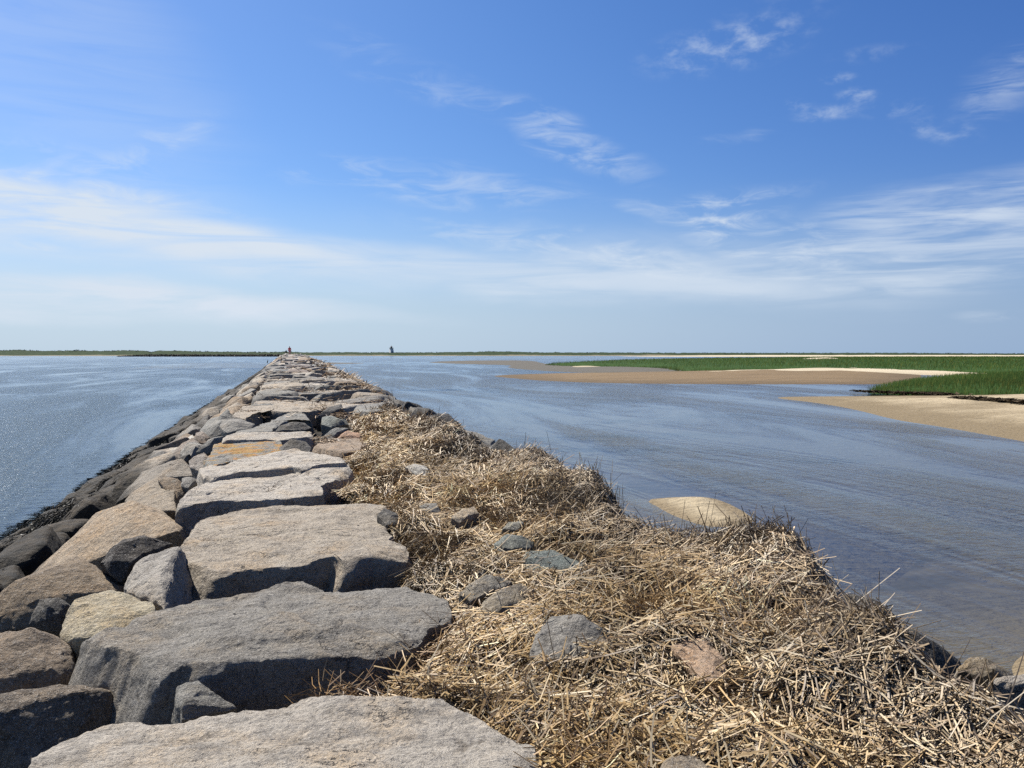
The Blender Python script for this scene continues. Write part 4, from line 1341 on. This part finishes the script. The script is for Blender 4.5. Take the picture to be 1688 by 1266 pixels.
def distant_stones():
    Vs, Fs, Cs = [], [], []
    nv = 0
    y = YEND
    pal = [COLS[k] for k in ('tan', 'pale', 'grey', 'brown', 'slate', 'purple')]
    cnt = 0
    while y < 318:
        dy = rg2.uniform(1.0, 1.6) * (1 + (y - 50) / 160)
        x = BL - 0.3
        while x < BR + 0.2:
            dx = rg2.uniform(0.8, 1.9)
            if x + dx > XR + 1.6:
                dx = rg2.uniform(0.8, 1.3)
            c = np.array([x + dx / 2, y + dy / 2 + rg2.normal() * 0.15])
            z0 = float(surf(c[0], c[1])) + rg2.uniform(-0.12, 0.14)
            ns = 8
            poly = np.array(cell_poly(x, x + dx, y, y + dy, ns, 0.03, rg2))
            gx = float(surf(c[0] + .3, c[1]) - surf(c[0] - .3, c[1])) / 0.6
            tx, ty = gx + rg2.normal() * 0.08, rg2.normal() * 0.07 + 0.02
            rings = []
            for sc_k, dz in ((0.55, 0.05), (0.92, 0.02), (1.0, -0.07), (1.02, -0.5)):
                q = c + (poly - c) * sc_k
                rings.append(np.column_stack([q, z0 + dz + tx * (q[:, 0] - c[0]) + ty * (q[:, 1] - c[1]) + rg2.normal(size=ns) * 0.015]))
            V = np.concatenate(rings)
            f = [np.arange(ns)[None] + nv]
            i = np.arange(ns)
            for r_ in range(3):
                Fs.append(np.stack([r_ * ns + i, (r_ + 1) * ns + i, (r_ + 1) * ns + (i + 1) % ns, r_ * ns + (i + 1) % ns], 1)[:, ::-1] + nv)
            Fs.append(np.stack([np.zeros(ns - 2, int), np.arange(1, ns - 1), np.arange(2, ns), np.arange(2, ns)], 1) + nv)
            Vs.append(V)
            cc = np.array(pal[rg2.integers(len(pal))]) * rg2.uniform(0.75, 1.1)
            Cs.append(np.repeat(cc[None], len(V), 0))
            nv += len(V)
            x += dx
            cnt += 1
        y += dy
    V = np.concatenate(Vs)
    quads = np.concatenate(Fs)
    tri = quads[quads[:, 2] == quads[:, 3]][:, :3]
    quads = quads[quads[:, 2] != quads[:, 3]]
    m, g, b = new_mat('far_granite', 0.9, 0.2)
    a_ = g.new('ShaderNodeAttribute', attribute_name='Col')
    geo = g.new('ShaderNodeNewGeometry')
    s = g.new('ShaderNodeSeparateXYZ')
    g.l.new(geo.outputs['Position'], s.inputs[0])
    n = g.noise(geo.outputs['Position'], 1.2, 5, 0.65)
    n2_ = g.noise(geo.outputs['Position'], 9, 4, 0.65)
    c = g.mix(g.ramp(n2_, 0.4, 0.7, 0, 0.6), a_.outputs['Color'], g.mix(1.0, a_.outputs['Color'], (0.5, 0.48, 0.45), 'MULTIPLY'))
    lev = g.math('SUBTRACT', s.outputs[2], g.math('MULTIPLY', g.math('SUBTRACT', n, 0.5), 0.9))
    c = g.mix(g.math('MULTIPLY', g.ramp(lev, 2.05, 1.6), 0.93), c, (0.02, 0.018, 0.014))
    g.l.new(c, b.inputs['Base Color'])
    bump(g, b, n2_, 0.05)
    me = mesh_np('distant_stones', V, [quads, tri], m, False)
    add_color(me, 'Col', np.concatenate(Cs))
    tag(link('distant_breakwater_stones', me), 'small far stones of the breakwater narrowing towards the people', 'stones', None, 'stuff')


distant_stones()



def chips_in_gaps():
    n = 1500
    y = rng.uniform(4.9, 24, n)
    x = rng.uniform(-2.6, 2.4, n)
    s = rng.uniform(0.02, 0.06, n) * rng.uniform(0.6, 1.2, n)
    z = surf(x, y) - 0.36 + 0.10 * n2(x, y, 1.1, 1.1, 3.0) + 0.04 * n2(x, y, 4.0, 4.0, 6.0, 2) + s * 0.4
    oc = np.array([[1, 0, 0], [0, 1, 0], [-1, 0, 0], [0, -1, 0], [0, 0, 1], [0, 0, -1.0]])
    f = np.array([[0, 1, 4], [1, 2, 4], [2, 3, 4], [3, 0, 4], [1, 0, 5], [2, 1, 5], [3, 2, 5], [0, 3, 5]])
    V = np.column_stack([x, y, z])[:, None] + (oc[None] + rng.normal(size=(n, 6, 3)) * 0.3) * s[:, None, None] * np.array([1.2, 1, 0.7])
    me = mesh_np('stone_chips', V.reshape(-1, 3), [(f[None] + (np.arange(n) * 6)[:, None, None]).reshape(-1, 3)], mat_straw('chip_stone', 0.9, 0.1), False)
    c = np.array([0.30, 0.26, 0.21]) * rng.uniform(0.35, 1.3, (n, 1))
    add_color(me, 'Col', np.repeat(c, 6, 0))
    tag(link('stone_chips', me), 'small broken stone chips lying in gaps between the slabs', 'stone chips', None, 'stuff')


chips_in_gaps()

# ------------------------------------------------------------------ straw wrack on the right half of the walkway
WRACK = mat_noise('wrack_mat', ((0.045, 0.031, 0.017), (0.10, 0.07, 0.036), (0.025, 0.018, 0.010), (0.19, 0.135, 0.07)), (3, 14, 70), 0.95, 0.05)
MG_U, MG_Y = 90, 330
uu = np.linspace(0, 1, MG_U)
yy = YS0 + (YS1 - YS0) * np.linspace(0, 1, MG_Y) ** 1.3
U, Y = np.meshgrid(uu, yy, indexing='ij')
x_ = xl_s(Y) - 0.02 + U * (xr_s(Y) - xl_s(Y) + 0.7)
x_, y_ = x_.ravel(), Y.ravel()
z_ = mound(x_, y_) - 0.05 - 0.15 * (U.ravel() < 0.01) + 0.03 * n2(x_, y_, 8, 8, 2.0, 2)
mo = link('wrack_bed', mesh_np('wrack_bed', np.stack([x_, y_, z_], 1), [grid_faces(MG_U, MG_Y)[:, ::-1]], WRACK))
tag(mo, 'brown matted layer of rotting straw under the loose stalks', 'straw', None, 'stuff')

PALE = np.array([[0.57, 0.40, 0.19], [0.46, 0.305, 0.13], [0.34, 0.215, 0.09], [0.64, 0.50, 0.29], [0.20, 0.125, 0.056], [0.11, 0.068, 0.034], [0.52, 0.43, 0.285], [0.29, 0.205, 0.12]])


def straw():
    def sample(n):
        out = np.zeros((0, 2))
        while len(out) < n:
            u = rng.random(n * 2)
            y = YS0 + (YS1 - YS0) * u ** 2.0
            v = rng.random(n * 2)
            a, b = xl_s(y), xr_s(y)
            x = a - 0.04 + v * (b - a + 0.22)
            w = (b - a) / 4.0
            keep = rng.random(n * 2) < np.clip(w, 0.05, 1.2)
            for P in EMB:
                keep &= (poly_sd(x, y, P) < 0.025) | (rng.random(n * 2) < 0.10)
            out = np.concatenate([out, np.stack([x, y], 1)[keep]])
        return out[:n]
    parts = []

    def batch(n, Lr, wr, pit, lift, pal_w, clump=1.0, sel=None, grey=0.0):
        q = sample(n)
        if sel is not None:
            q = q[sel(q)]
        x, y = q[:, 0], q[:, 1]
        n = len(x)
        th = (n2(x, y, 0.7, 0.7, 8.0, 2) * 5.0 + rng.normal(size=n) * clump)
        ph = rng.normal(size=n) * pit[1] + pit[0]
        # follow the surface
        e = 0.05
        z = mound(x, y)
        gx = (mound(x + e, y) - z) / e
        gy = (mound(x, y + e) - z) / e
        d = np.stack([np.cos(th) * np.cos(ph), np.sin(th) * np.cos(ph), np.sin(ph)], 1)
        d[:, 2] += gx * d[:, 0] + gy * d[:, 1]
        d = unit(d)
        L = rng.uniform(*Lr, n) * np.where(rng.random(n) < 0.1, 1.5, 1.0)
        dist = np.hypot(x, y)
        w = rng.uniform(*wr, n) * np.clip(dist / 8.0, 1.0, 2.2)
        flat = np.abs(ph) < 0.45
        p = np.stack([x, y, z + rng.uniform(*lift, n)], 1) - d * (L * np.where(flat, 0.5, 0.1))[:, None]
        bend = rng.normal(size=(n, 3)) * np.where(rng.random((n, 1)) < 0.25, 0.30, 0.09)
        bend[:, 2] -= 0.05
        tone = 0.75 + 0.5 * rng.random((n, 1)) + 0.6 * n2(x, y, 0.7, 0.7, 12.0, 2)[:, None]
        i = rng.choice(len(PALE), n, p=np.array(pal_w) / sum(pal_w))
        col = PALE[i] * tone
        # greyer, more weathered stalks near the crest
        u = np.clip((x - xl_s(y)) / np.maximum(xr_s(y) - xl_s(y), 0.2), 0, 1)
        gk = (np.clip((u - 0.55) * 2.2, 0, 1) * 0.35 + grey)[:, None]
        col = col * (1 - gk) + gk * col.mean(1)[:, None] * np.array([1.08, 1.0, 0.90])
        parts.append(stalks(p, d, L, w, bend, np.clip(col, 0.01, 0.8), 2, 3, 0.75))

    batch(72000, (0.03, 0.10), (0.004, 0.007), (0.0, 0.22), (-0.03, 0.015), (2, 3, 4, 1.5, 5, 4, 1.5, 3), 1.4)      # chaff
    batch(42000, (0.07, 0.20), (0.005, 0.0095), (0.0, 0.20), (-0.02, 0.03), (4, 4, 3, 3, 2, 1, 2, 2), 0.9)        # lying stalks
    batch(4800, (0.12, 0.30), (0.008, 0.013), (0.02, 0.16), (0.0, 0.05), (5, 4, 2, 4, 1, 0.5, 2, 1), 0.8)        # long pale stalks on top
    batch(3600, (0.07, 0.20), (0.005, 0.009), (0.55, 0.3), (-0.03, 0.02), (3, 3, 3, 2, 3, 2, 3, 3), 1.5)         # sticking up
    crest = lambda q: ((q[:, 0] - xl_s(q[:, 1])) / np.maximum(xr_s(q[:, 1]) - xl_s(q[:, 1]), 0.2) > 0.72)
    batch(30000, (0.08, 0.24), (0.006, 0.010), (0.08, 0.28), (-0.03, 0.04), (3, 3, 3, 3, 3, 2, 3, 3), 1.2, crest, 0.06)
    batch(1700, (0.12, 0.30), (0.005, 0.008), (1.0, 0.35), (-0.04, 0.0), (1, 1, 2, 2, 3, 3, 2, 3), 1.6, crest, 0.2)
    # straws spilling over the slab edges at the left
    spill = lambda q: (q[:, 0] - xl_s(q[:, 1]) < 0.25)
    batch(26000, (0.08, 0.24), (0.006, 0.010), (0.05, 0.30), (-0.04, 0.06), (4, 4, 3, 2, 3, 2, 2, 2), 1.0, spill)
    # loose straw in the gaps between slabs
    V, Fq, C, nv = [], [], [], 0
    for v, f, c in parts:
        V.append(v); Fq.append(f + nv); C.append(c); nv += len(v)
    me = mesh_np('straw', np.concatenate(V), [np.concatenate(Fq)], mat_straw('straw'), False)
    add_color(me, 'Col', np.concatenate(C))
    tag(link('straw', me), 'thick drift of dry golden straw over the right side of the breakwater', 'straw', None, 'stuff')


straw()


def far_straw():
    """thin brown wrack among the stones further on and scraps in the gaps"""
    qs = []
    n = 6500
    y = 20 + 70 * rng.random(n) ** 1.7
    y = y[n2(y, y * 0, 0.16, 0.1, 3.0, 2) > -0.02]
    n = len(y)
    x = XR - np.abs(rng.normal(size=n)) * 0.6 + 0.2
    qs.append(np.stack([x, y], 1))
    yb = 19 + 40 * rng.random(3000) ** 1.3
    qs.append(np.stack([rng.uniform(XL, XR, 3000), yb], 1)[n2(yb, yb * 0, 0.5, 0.1, 9.0, 2) > 0.0])
    for (a, b, k, sx) in [((520, 1150), (700, 1140), 260, 0.05), ((430, 825), (520, 822), 120, 0.05), ((690, 1100), (760, 1040), 500, 0.08), ((560, 925), (680, 930), 90, 0.05), ((395, 700), (420, 698), 120, 0.08),
                          ((500, 745), (560, 750), 200, 0.1), ((520, 690), (570, 706), 300, 0.14)]:
        A, B2 = at(*a, CAMZ - 1.7)[:2], at(*b, CAMZ - 1.7)[:2]
        t = rng.random((k, 1))
        qs.append(A * (1 - t) + B2 * t + rng.normal(size=(k, 2)) * sx)
    q = np.concatenate(qs)
    x, y = q[:, 0], q[:, 1]
    n = len(q)
    th = rng.uniform(0, 2 * math.pi, n)
    ph = rng.normal(size=n) * 0.35
    d = np.stack([np.cos(th) * np.cos(ph), np.sin(th) * np.cos(ph), np.sin(ph)], 1)
    L = rng.uniform(0.08, 0.24, n) * np.clip(y / 18, 1, 2.5)
    w = rng.uniform(0.004, 0.007, n) * np.clip(y / 7, 1, 9)
    z = surf(x, y) + rng.uniform(-0.10, 0.10, n) - np.where(y < 12, 0.12, 0)
    col = PALE[rng.integers(0, len(PALE), n)] * rng.uniform(0.6, 1.0, (n, 1)) * np.array([1.0, 0.9, 0.8])
    V, f, C = stalks(np.stack([x, y, z], 1), d, L, w, rng.normal(size=(n, 3)) * 0.1, col, 2, 3, 0.7)
    me = mesh_np('wrack_scraps', V, [f], mat_straw('brown_straw'), False)
    add_color(me, 'Col', C)
    tag(link('straw_scraps', me), 'scattered brown straw scraps among stones and in slab gaps', 'straw', None, 'stuff')


far_straw()


def rockweed():
    n = 42000
    y = 2.5 + 75 * rng.random(n) ** 1.8
    t = rng.uniform(0.60, 1.06, n)
    x = XL + (BL - XL) * t
    keep = n2(x, y, 0.6, 0.6, 6.0, 3) > 0.0 - (t - 0.85) * 0.8
    x, y, t = x[keep], y[keep], t[keep]
    n = len(x)
    z = surf(x, y) + rng.uniform(-0.08, 0.14, n)
    th = math.pi + rng.normal(size=n) * 0.9
    d = unit(np.stack([np.cos(th), np.sin(th) * 0.8, -0.45 + 0.3 * rng.normal(size=n)], 1))
    fl = z < 0.1
    z = np.where(fl, 0.03, z)
    d[fl, 2] = 0.0
    L = rng.uniform(0.06, 0.18, n) * np.where(fl, 1.3, 1)
    w = rng.uniform(0.007, 0.016, n) * np.clip(y / 12, 1, 3)
    col = np.array([0.026, 0.021, 0.011]) * rng.uniform(0.4, 1.9, (n, 1)) + (rng.random((n, 1)) < 0.12) * np.array([0.05, 0.04, 0.006])
    bend = rng.normal(size=(n, 3)) * 0.2
    bend[:, 2] = np.where(fl, 0, -np.abs(bend[:, 2]))
    V, f, C = stalks(np.stack([x, y, z], 1), d, L, w, bend, col, 2, 3, 0.6)
    me = mesh_np('rockweed', V, [f], mat_straw('rockweed'), False)
    add_color(me, 'Col', C)
    tag(link('rockweed', me), 'dark brown rockweed hanging over the left waterline stones', 'seaweed', None, 'stuff')


rockweed()


# dark peat bank and wrack line beside the near marsh
def peat():
    P = np.array([at(a, b, 0.0)[:2] for a, b in [(1424, 649.5), (1450, 651), (1490, 652.5), (1530, 653.4), (1560, 654)]])
    n = 900
    t = rng.random(n) * (len(P) - 1)
    i = t.astype(int)
    c = P[i] * (1 - (t - i))[:, None] + P[i + 1] * (t - i)[:, None] + rng.normal(size=(n, 2)) * np.array([0.5, 0.8])
    Q = np.array([at(a, b, 0.2)[:2] for a, b in [(1585, 660), (1610, 662), (1650, 664.5), (1700, 668), (1800, 674)]])
    t = rng.random(n) * (len(Q) - 1)
    i = t.astype(int)
    c2 = Q[i] * (1 - (t - i))[:, None] + Q[i + 1] * (t - i)[:, None] + rng.normal(size=(n, 2)) * np.array([0.4, 0.28])
    cc = np.concatenate([c, c2])
    zz = np.concatenate([np.full(n, 0.25), np.full(n, 0.42)])
    k = len(cc)
    m_ = 3
    cen = np.repeat(np.column_stack([cc, zz]), m_, 0)
    tri = rng.normal(size=(k * m_, 3, 3)) * np.array([0.15, 0.15, 0.045])
    V = (cen[:, None] + tri).reshape(-1, 3)
    me = mesh_np('peat', V, [np.arange(len(V)).reshape(-1, 3)], GRASS, False)
    add_color(me, 'Col', np.repeat(np.array([0.06, 0.046, 0.03]) * rng.uniform(0.4, 1.8, (k * m_, 1)), 3, 0))
    tag(link('peat_and_wrack', me), 'black crumbling peat edge and wrack line along the sand spit', 'peat', None, 'stuff')


peat()


# ------------------------------------------------------------------ far rock wall on the left horizon
def far_wall():
    n = 1700
    px = rng.uniform(195, 470, n)
    D = rng.uniform(940, 960, n)
    pos = (_f[None] * F * np.array([1, 1, 0]) + _r[None] * (px - 844)[:, None]) / (F * math.cos(PIT)) * D[:, None]
    z = rng.uniform(0.0, 2.3, n) * np.clip((px - 190) / 50, 0.2, 1)
    s = rng.uniform(0.5, 1.1, n)
    oc = np.array([[1, 0, 0], [0, 1, 0], [-1, 0, 0], [0, -1, 0], [0, 0, 1], [0, 0, -1.0]])
    f = np.array([[0, 1, 4], [1, 2, 4], [2, 3, 4], [3, 0, 4], [1, 0, 5], [2, 1, 5], [3, 2, 5], [0, 3, 5]])
    V = np.column_stack([pos[:, :2], z])[:, None] + (oc[None] + rng.normal(size=(n, 6, 3)) * 0.25) * s[:, None, None] * np.array([1.2, 1, 0.7])
    Fc = (f[None] + (np.arange(n) * 6)[:, None, None]).reshape(-1, 3)
    me = mesh_np('far_rocks', V.reshape(-1, 3), [Fc], GRASS, False)
    c = np.where((z < 0.7)[:, None], np.array([[0.05, 0.045, 0.04]]), np.array([[0.14, 0.125, 0.105]])) * rng.uniform(0.4, 1.2, (n, 1))
    add_color(me, 'Col', np.repeat(c, 6, 0))
    tag(link('far_rock_wall', me), 'low far rock wall along the horizon left of the people', 'rock wall', None, 'stuff')


far_wall()


# ------------------------------------------------------------------ lighthouse
def prism(n, r0, r1, z0, z1, rot=0.0, cap=True):
    a = np.arange(n) / n * 2 * math.pi + rot
    V = np.concatenate([np.column_stack([np.cos(a) * r, np.sin(a) * r, np.full(n, z)]) for r, z in ((r0, z0), (r1, z1))])
    i = np.arange(n)
    q = np.stack([i, (i + 1) % n, (i + 1) % n + n, i + n], 1)
    return V, q, np.array([i[::-1], i + n])


def join(plist):
    V, Q, C, nv = [], [], {}, 0
    for v, q, c in plist:
        V.append(v); Q.append(q + nv)
        C.setdefault(c.shape[1], []).append(c + nv)
        nv += len(v)
    return np.concatenate(V), [np.concatenate(Q)] + [np.concatenate(c) for c in C.values()]


def box(x0, x1, y0, y1, z0, z1):
    V = np.array([[x, y, z] for z in (z0, z1) for x, y in ((x0, y0), (x1, y0), (x1, y1), (x0, y1))], float)
    i = np.arange(4)
    return V, np.stack([i, (i + 1) % 4, (i + 1) % 4 + 4, i + 4], 1), np.array([i[::-1], i + 4])


def lighthouse():
    D = 1400
    pos = (_f * np.array([1, 1, 0]) * F + _r * (645.5 - 844)) / (F * math.cos(PIT)) * D
    root = link('lighthouse', None, (pos[0], pos[1], 4.2))
    root.rotation_euler = (0, 0, R(20))
    root.scale = (1.25, 1.25, 1.1)
    tag(root, 'small square white lighthouse with a dark lantern on the far shore', 'lighthouse')
    white = mat_plain('white_paint', (0.95, 0.95, 0.93), 0.6, 0.3, 0.08, 1.0)
    black = mat_plain('black_iron', (0.02, 0.02, 0.022), 0.5)
    glass = mat_plain('lantern_glass', (0.06, 0.07, 0.08), 0.1, 0.6)
    q = math.pi / 4
    v, f = join([prism(4, 3.5, 2.7, 0, 7.4, q)])
    tower = link('tower', mesh_np('tower', v, f, white, False), parent=root)
    for z in (2.2, 5.0):
        for sx in (-1, 1):
            v, f = join([box(-0.35, 0.35, 0, 0.08, 0, 1.0)])
            wv = link('window', mesh_np('window', v, f, black, False), (0, sx * (2.48 - z * 0.076) - 0.04, z), tower)
    v, f = join([box(-0.5, 0.5, 0, 0.1, 0, 2.0)])
    link('door', mesh_np('door', v, f, black, False), (0, -2.5, 0.05), tower)
    v, f = join([prism(8, 3.0, 3.0, 7.4, 7.65, q / 2)])
    gal = link('gallery', mesh_np('gallery', v, f, black, False), parent=root)
    rail = [prism(4, 0.05, 0.05, 7.65, 8.6)]
    posts = []
    for k in range(12):
        a = k / 12 * 2 * math.pi
        pv, pq, pc = prism(4, 0.05, 0.05, 7.65, 8.6)
        posts.append((pv + np.array([2.85 * math.cos(a), 2.85 * math.sin(a), 0]), pq, pc))
    rv, rq, rc = prism(24, 2.87, 2.87, 8.5, 8.62)
    posts.append((rv, rq, np.zeros((0, 24), int) + rc[:0]))
    v, f = join([p for p in posts])
    f = [x for x in f if len(x)]
    link('railing', mesh_np('railing', v, f, black, False), parent=gal)
    v, f = join([prism(8, 1.35, 1.35, 7.65, 9.8, q / 2)])
    link('lantern', mesh_np('lantern', v, f, glass, False), parent=root)
    v, f = join([prism(8, 1.5, 0.25, 9.8, 11.0, q / 2), prism(8, 0.25, 0.22, 11.0, 11.5), prism(6, 0.06, 0.03, 11.5, 12.6)])
    link('roof', mesh_np('roof', v, f, black, False), parent=root)


lighthouse()


# ------------------------------------------------------------------ people and a bird
def skin(name, verts, edges, radii, mat, parent=None, loc=(0, 0, 0), sub=2):
    me = bpy.data.meshes.new(name)
    me.from_pydata(verts, edges, [])
    o = bpy.data.objects.new(name, me)
    COL.objects.link(o)
    me.materials.append(mat)
    o.location = loc
    if parent:
        o.parent = parent
    m = o.modifiers.new('skin', 'SKIN')
    m.use_smooth_shade = True
    if not me.skin_vertices:
        me.skin_vertices.new()
    for i, r in enumerate(radii):
        sv = me.skin_vertices[0].data[i]
        sv.radius = (r, r) if not isinstance(r, tuple) else r
        sv.use_root = i == 0
    s = o.modifiers.new('sub', 'SUBSURF')
    s.levels = s.render_levels = sub
    return o


def person(pos, rot, jacket, trousers, hairc, label, group, hat=False):
    root = link('person', None, pos)
    root.rotation_euler = (0, 0, rot)
    tag(root, label, 'person', group)
    sk = mat_plain('skin_tone', (0.45, 0.27, 0.19), 0.6)
    # one continuous body: pelvis, spine, neck, head, arms with hands, legs with feet, mid-stride
    v = [(0, 0, .95), (0, 0, 1.15), (0, -.01, 1.38), (0, 0, 1.50), (0, .02, 1.60), (0, .02, 1.70),
         (.19, 0, 1.40), (.26, .03, 1.13), (.27, .14, .90), (.27, .19, .80), (-.19, 0, 1.40), (-.26, -.04, 1.13), (-.26, .03, .89), (-.26, .06, .79),
         (.10, 0, .90), (.11, .12, .50), (.11, .05, .09), (.11, .20, .04), (-.10, 0, .90), (-.11, -.05, .50), (-.11, -.26, .12), (-.11, -.13, .05)]
    e = [(0, 1), (1, 2), (2, 3), (3, 4), (4, 5), (2, 6), (6, 7), (7, 8), (8, 9), (2, 10), (10, 11), (11, 12), (12, 13), (0, 14), (14, 15), (15, 16), (16, 17), (0, 18), (18, 19), (19, 20), (20, 21)]
    r = [.13, .12, .14, .055, .09, .085, .06, .045, .035, .035, .06, .045, .035, .035, .085, .055, .04, .04, .085, .055, .04, .04]
    skin('body', v, e, r, sk, root)
    jm = mat_plain('jacket_cloth', jacket, 0.85)
    skin('jacket', v[0:3] + [(0, 0, 1.46)] + v[6:9] + v[10:13], [(0, 1), (1, 2), (2, 3), (2, 4), (4, 5), (5, 6), (2, 7), (7, 8), (8, 9)],
         [.17, .165, .18, .08, .08, .065, .055, .08, .065, .055], jm, root)
    skin('trousers', [v[0], v[14], v[15], (v[16][0], v[16][1], .16), v[18], v[19], (v[20][0], v[20][1], .19)], [(0, 1), (1, 2), (2, 3), (0, 4), (4, 5), (5, 6)],
         [.155, .105, .075, .06, .105, .075, .06], mat_plain('trouser_cloth', trousers, 0.85), root)
    skin('hat' if hat else 'hair', [(0, .01, 1.66), (0, .0, 1.74)], [(0, 1)], [.115, .095], mat_plain('hair_or_hat', hairc, 0.8), root)
    return root


pp = at(477.5, 586.5, 2.90)
person((pp[0], pp[1], 2.95), R(10), (0.85, 0.09, 0.10), (0.70, 0.30, 0.30), (0.025, 0.02, 0.02), 'walker in red clothing far along the top of the breakwater', None)
pq = (_f * np.array([1, 1, 0]) * F + _r * (472.3 - 844)) / (F * math.cos(PIT)) * 300
person((pq[0], pq[1], 2.92), R(160), (0.03, 0.03, 0.04), (0.03, 0.03, 0.035), (0.03, 0.025, 0.02), 'tiny distant walker in dark clothing just left of the one in red', None)


def cormorant():
    p = at(441, 598, 0.9)
    root = link('cormorant', None, (p[0], p[1], 0.72))
    s = 1.25
    root.scale = (s, s, s)
    tag(root, 'tiny black upright bird on the far left waterline rocks', 'bird')
    m = mat_plain('black_feathers', (0.02, 0.02, 0.02), 0.6)
    v = [(0, 0, .30), (.03, .02, .48), (.05, .03, .62), (.03, .03, .74), (.07, .05, .80), (.17, .08, .80), (-.08, -.02, .16), (-.16, -.04, .02)]
    skin('body', v, [(0, 1), (1, 2), (2, 3), (3, 4), (4, 5), (0, 6), (6, 7)], [.11, .09, .05, .04, .045, .012, .07, .03], m, root)
    for sy in (-.05, .05):
        skin('leg', [(0, sy, .24), (.01, sy, .1), (.08, sy, .0)], [(0, 1), (1, 2)], [.03, .015, .02], m, root, sub=1)


cormorant()


# ------------------------------------------------------------------ natural reflectances: granite 0.2-0.35, dry straw 0.35, sand 0.3
def settle_albedo(k=0.64):
    for m in bpy.data.materials:
        if not m.use_nodes:
            continue
        b = m.node_tree.nodes.get('Principled BSDF')
        if b is None or not b.inputs['Base Color'].is_linked:
            continue
        g = NT(m.node_tree)
        src = b.inputs['Base Color'].links[0].from_socket
        g.l.new(g.mix(1.0, src, (k, k, k), 'MULTIPLY'), b.inputs['Base Color'])


settle_albedo()
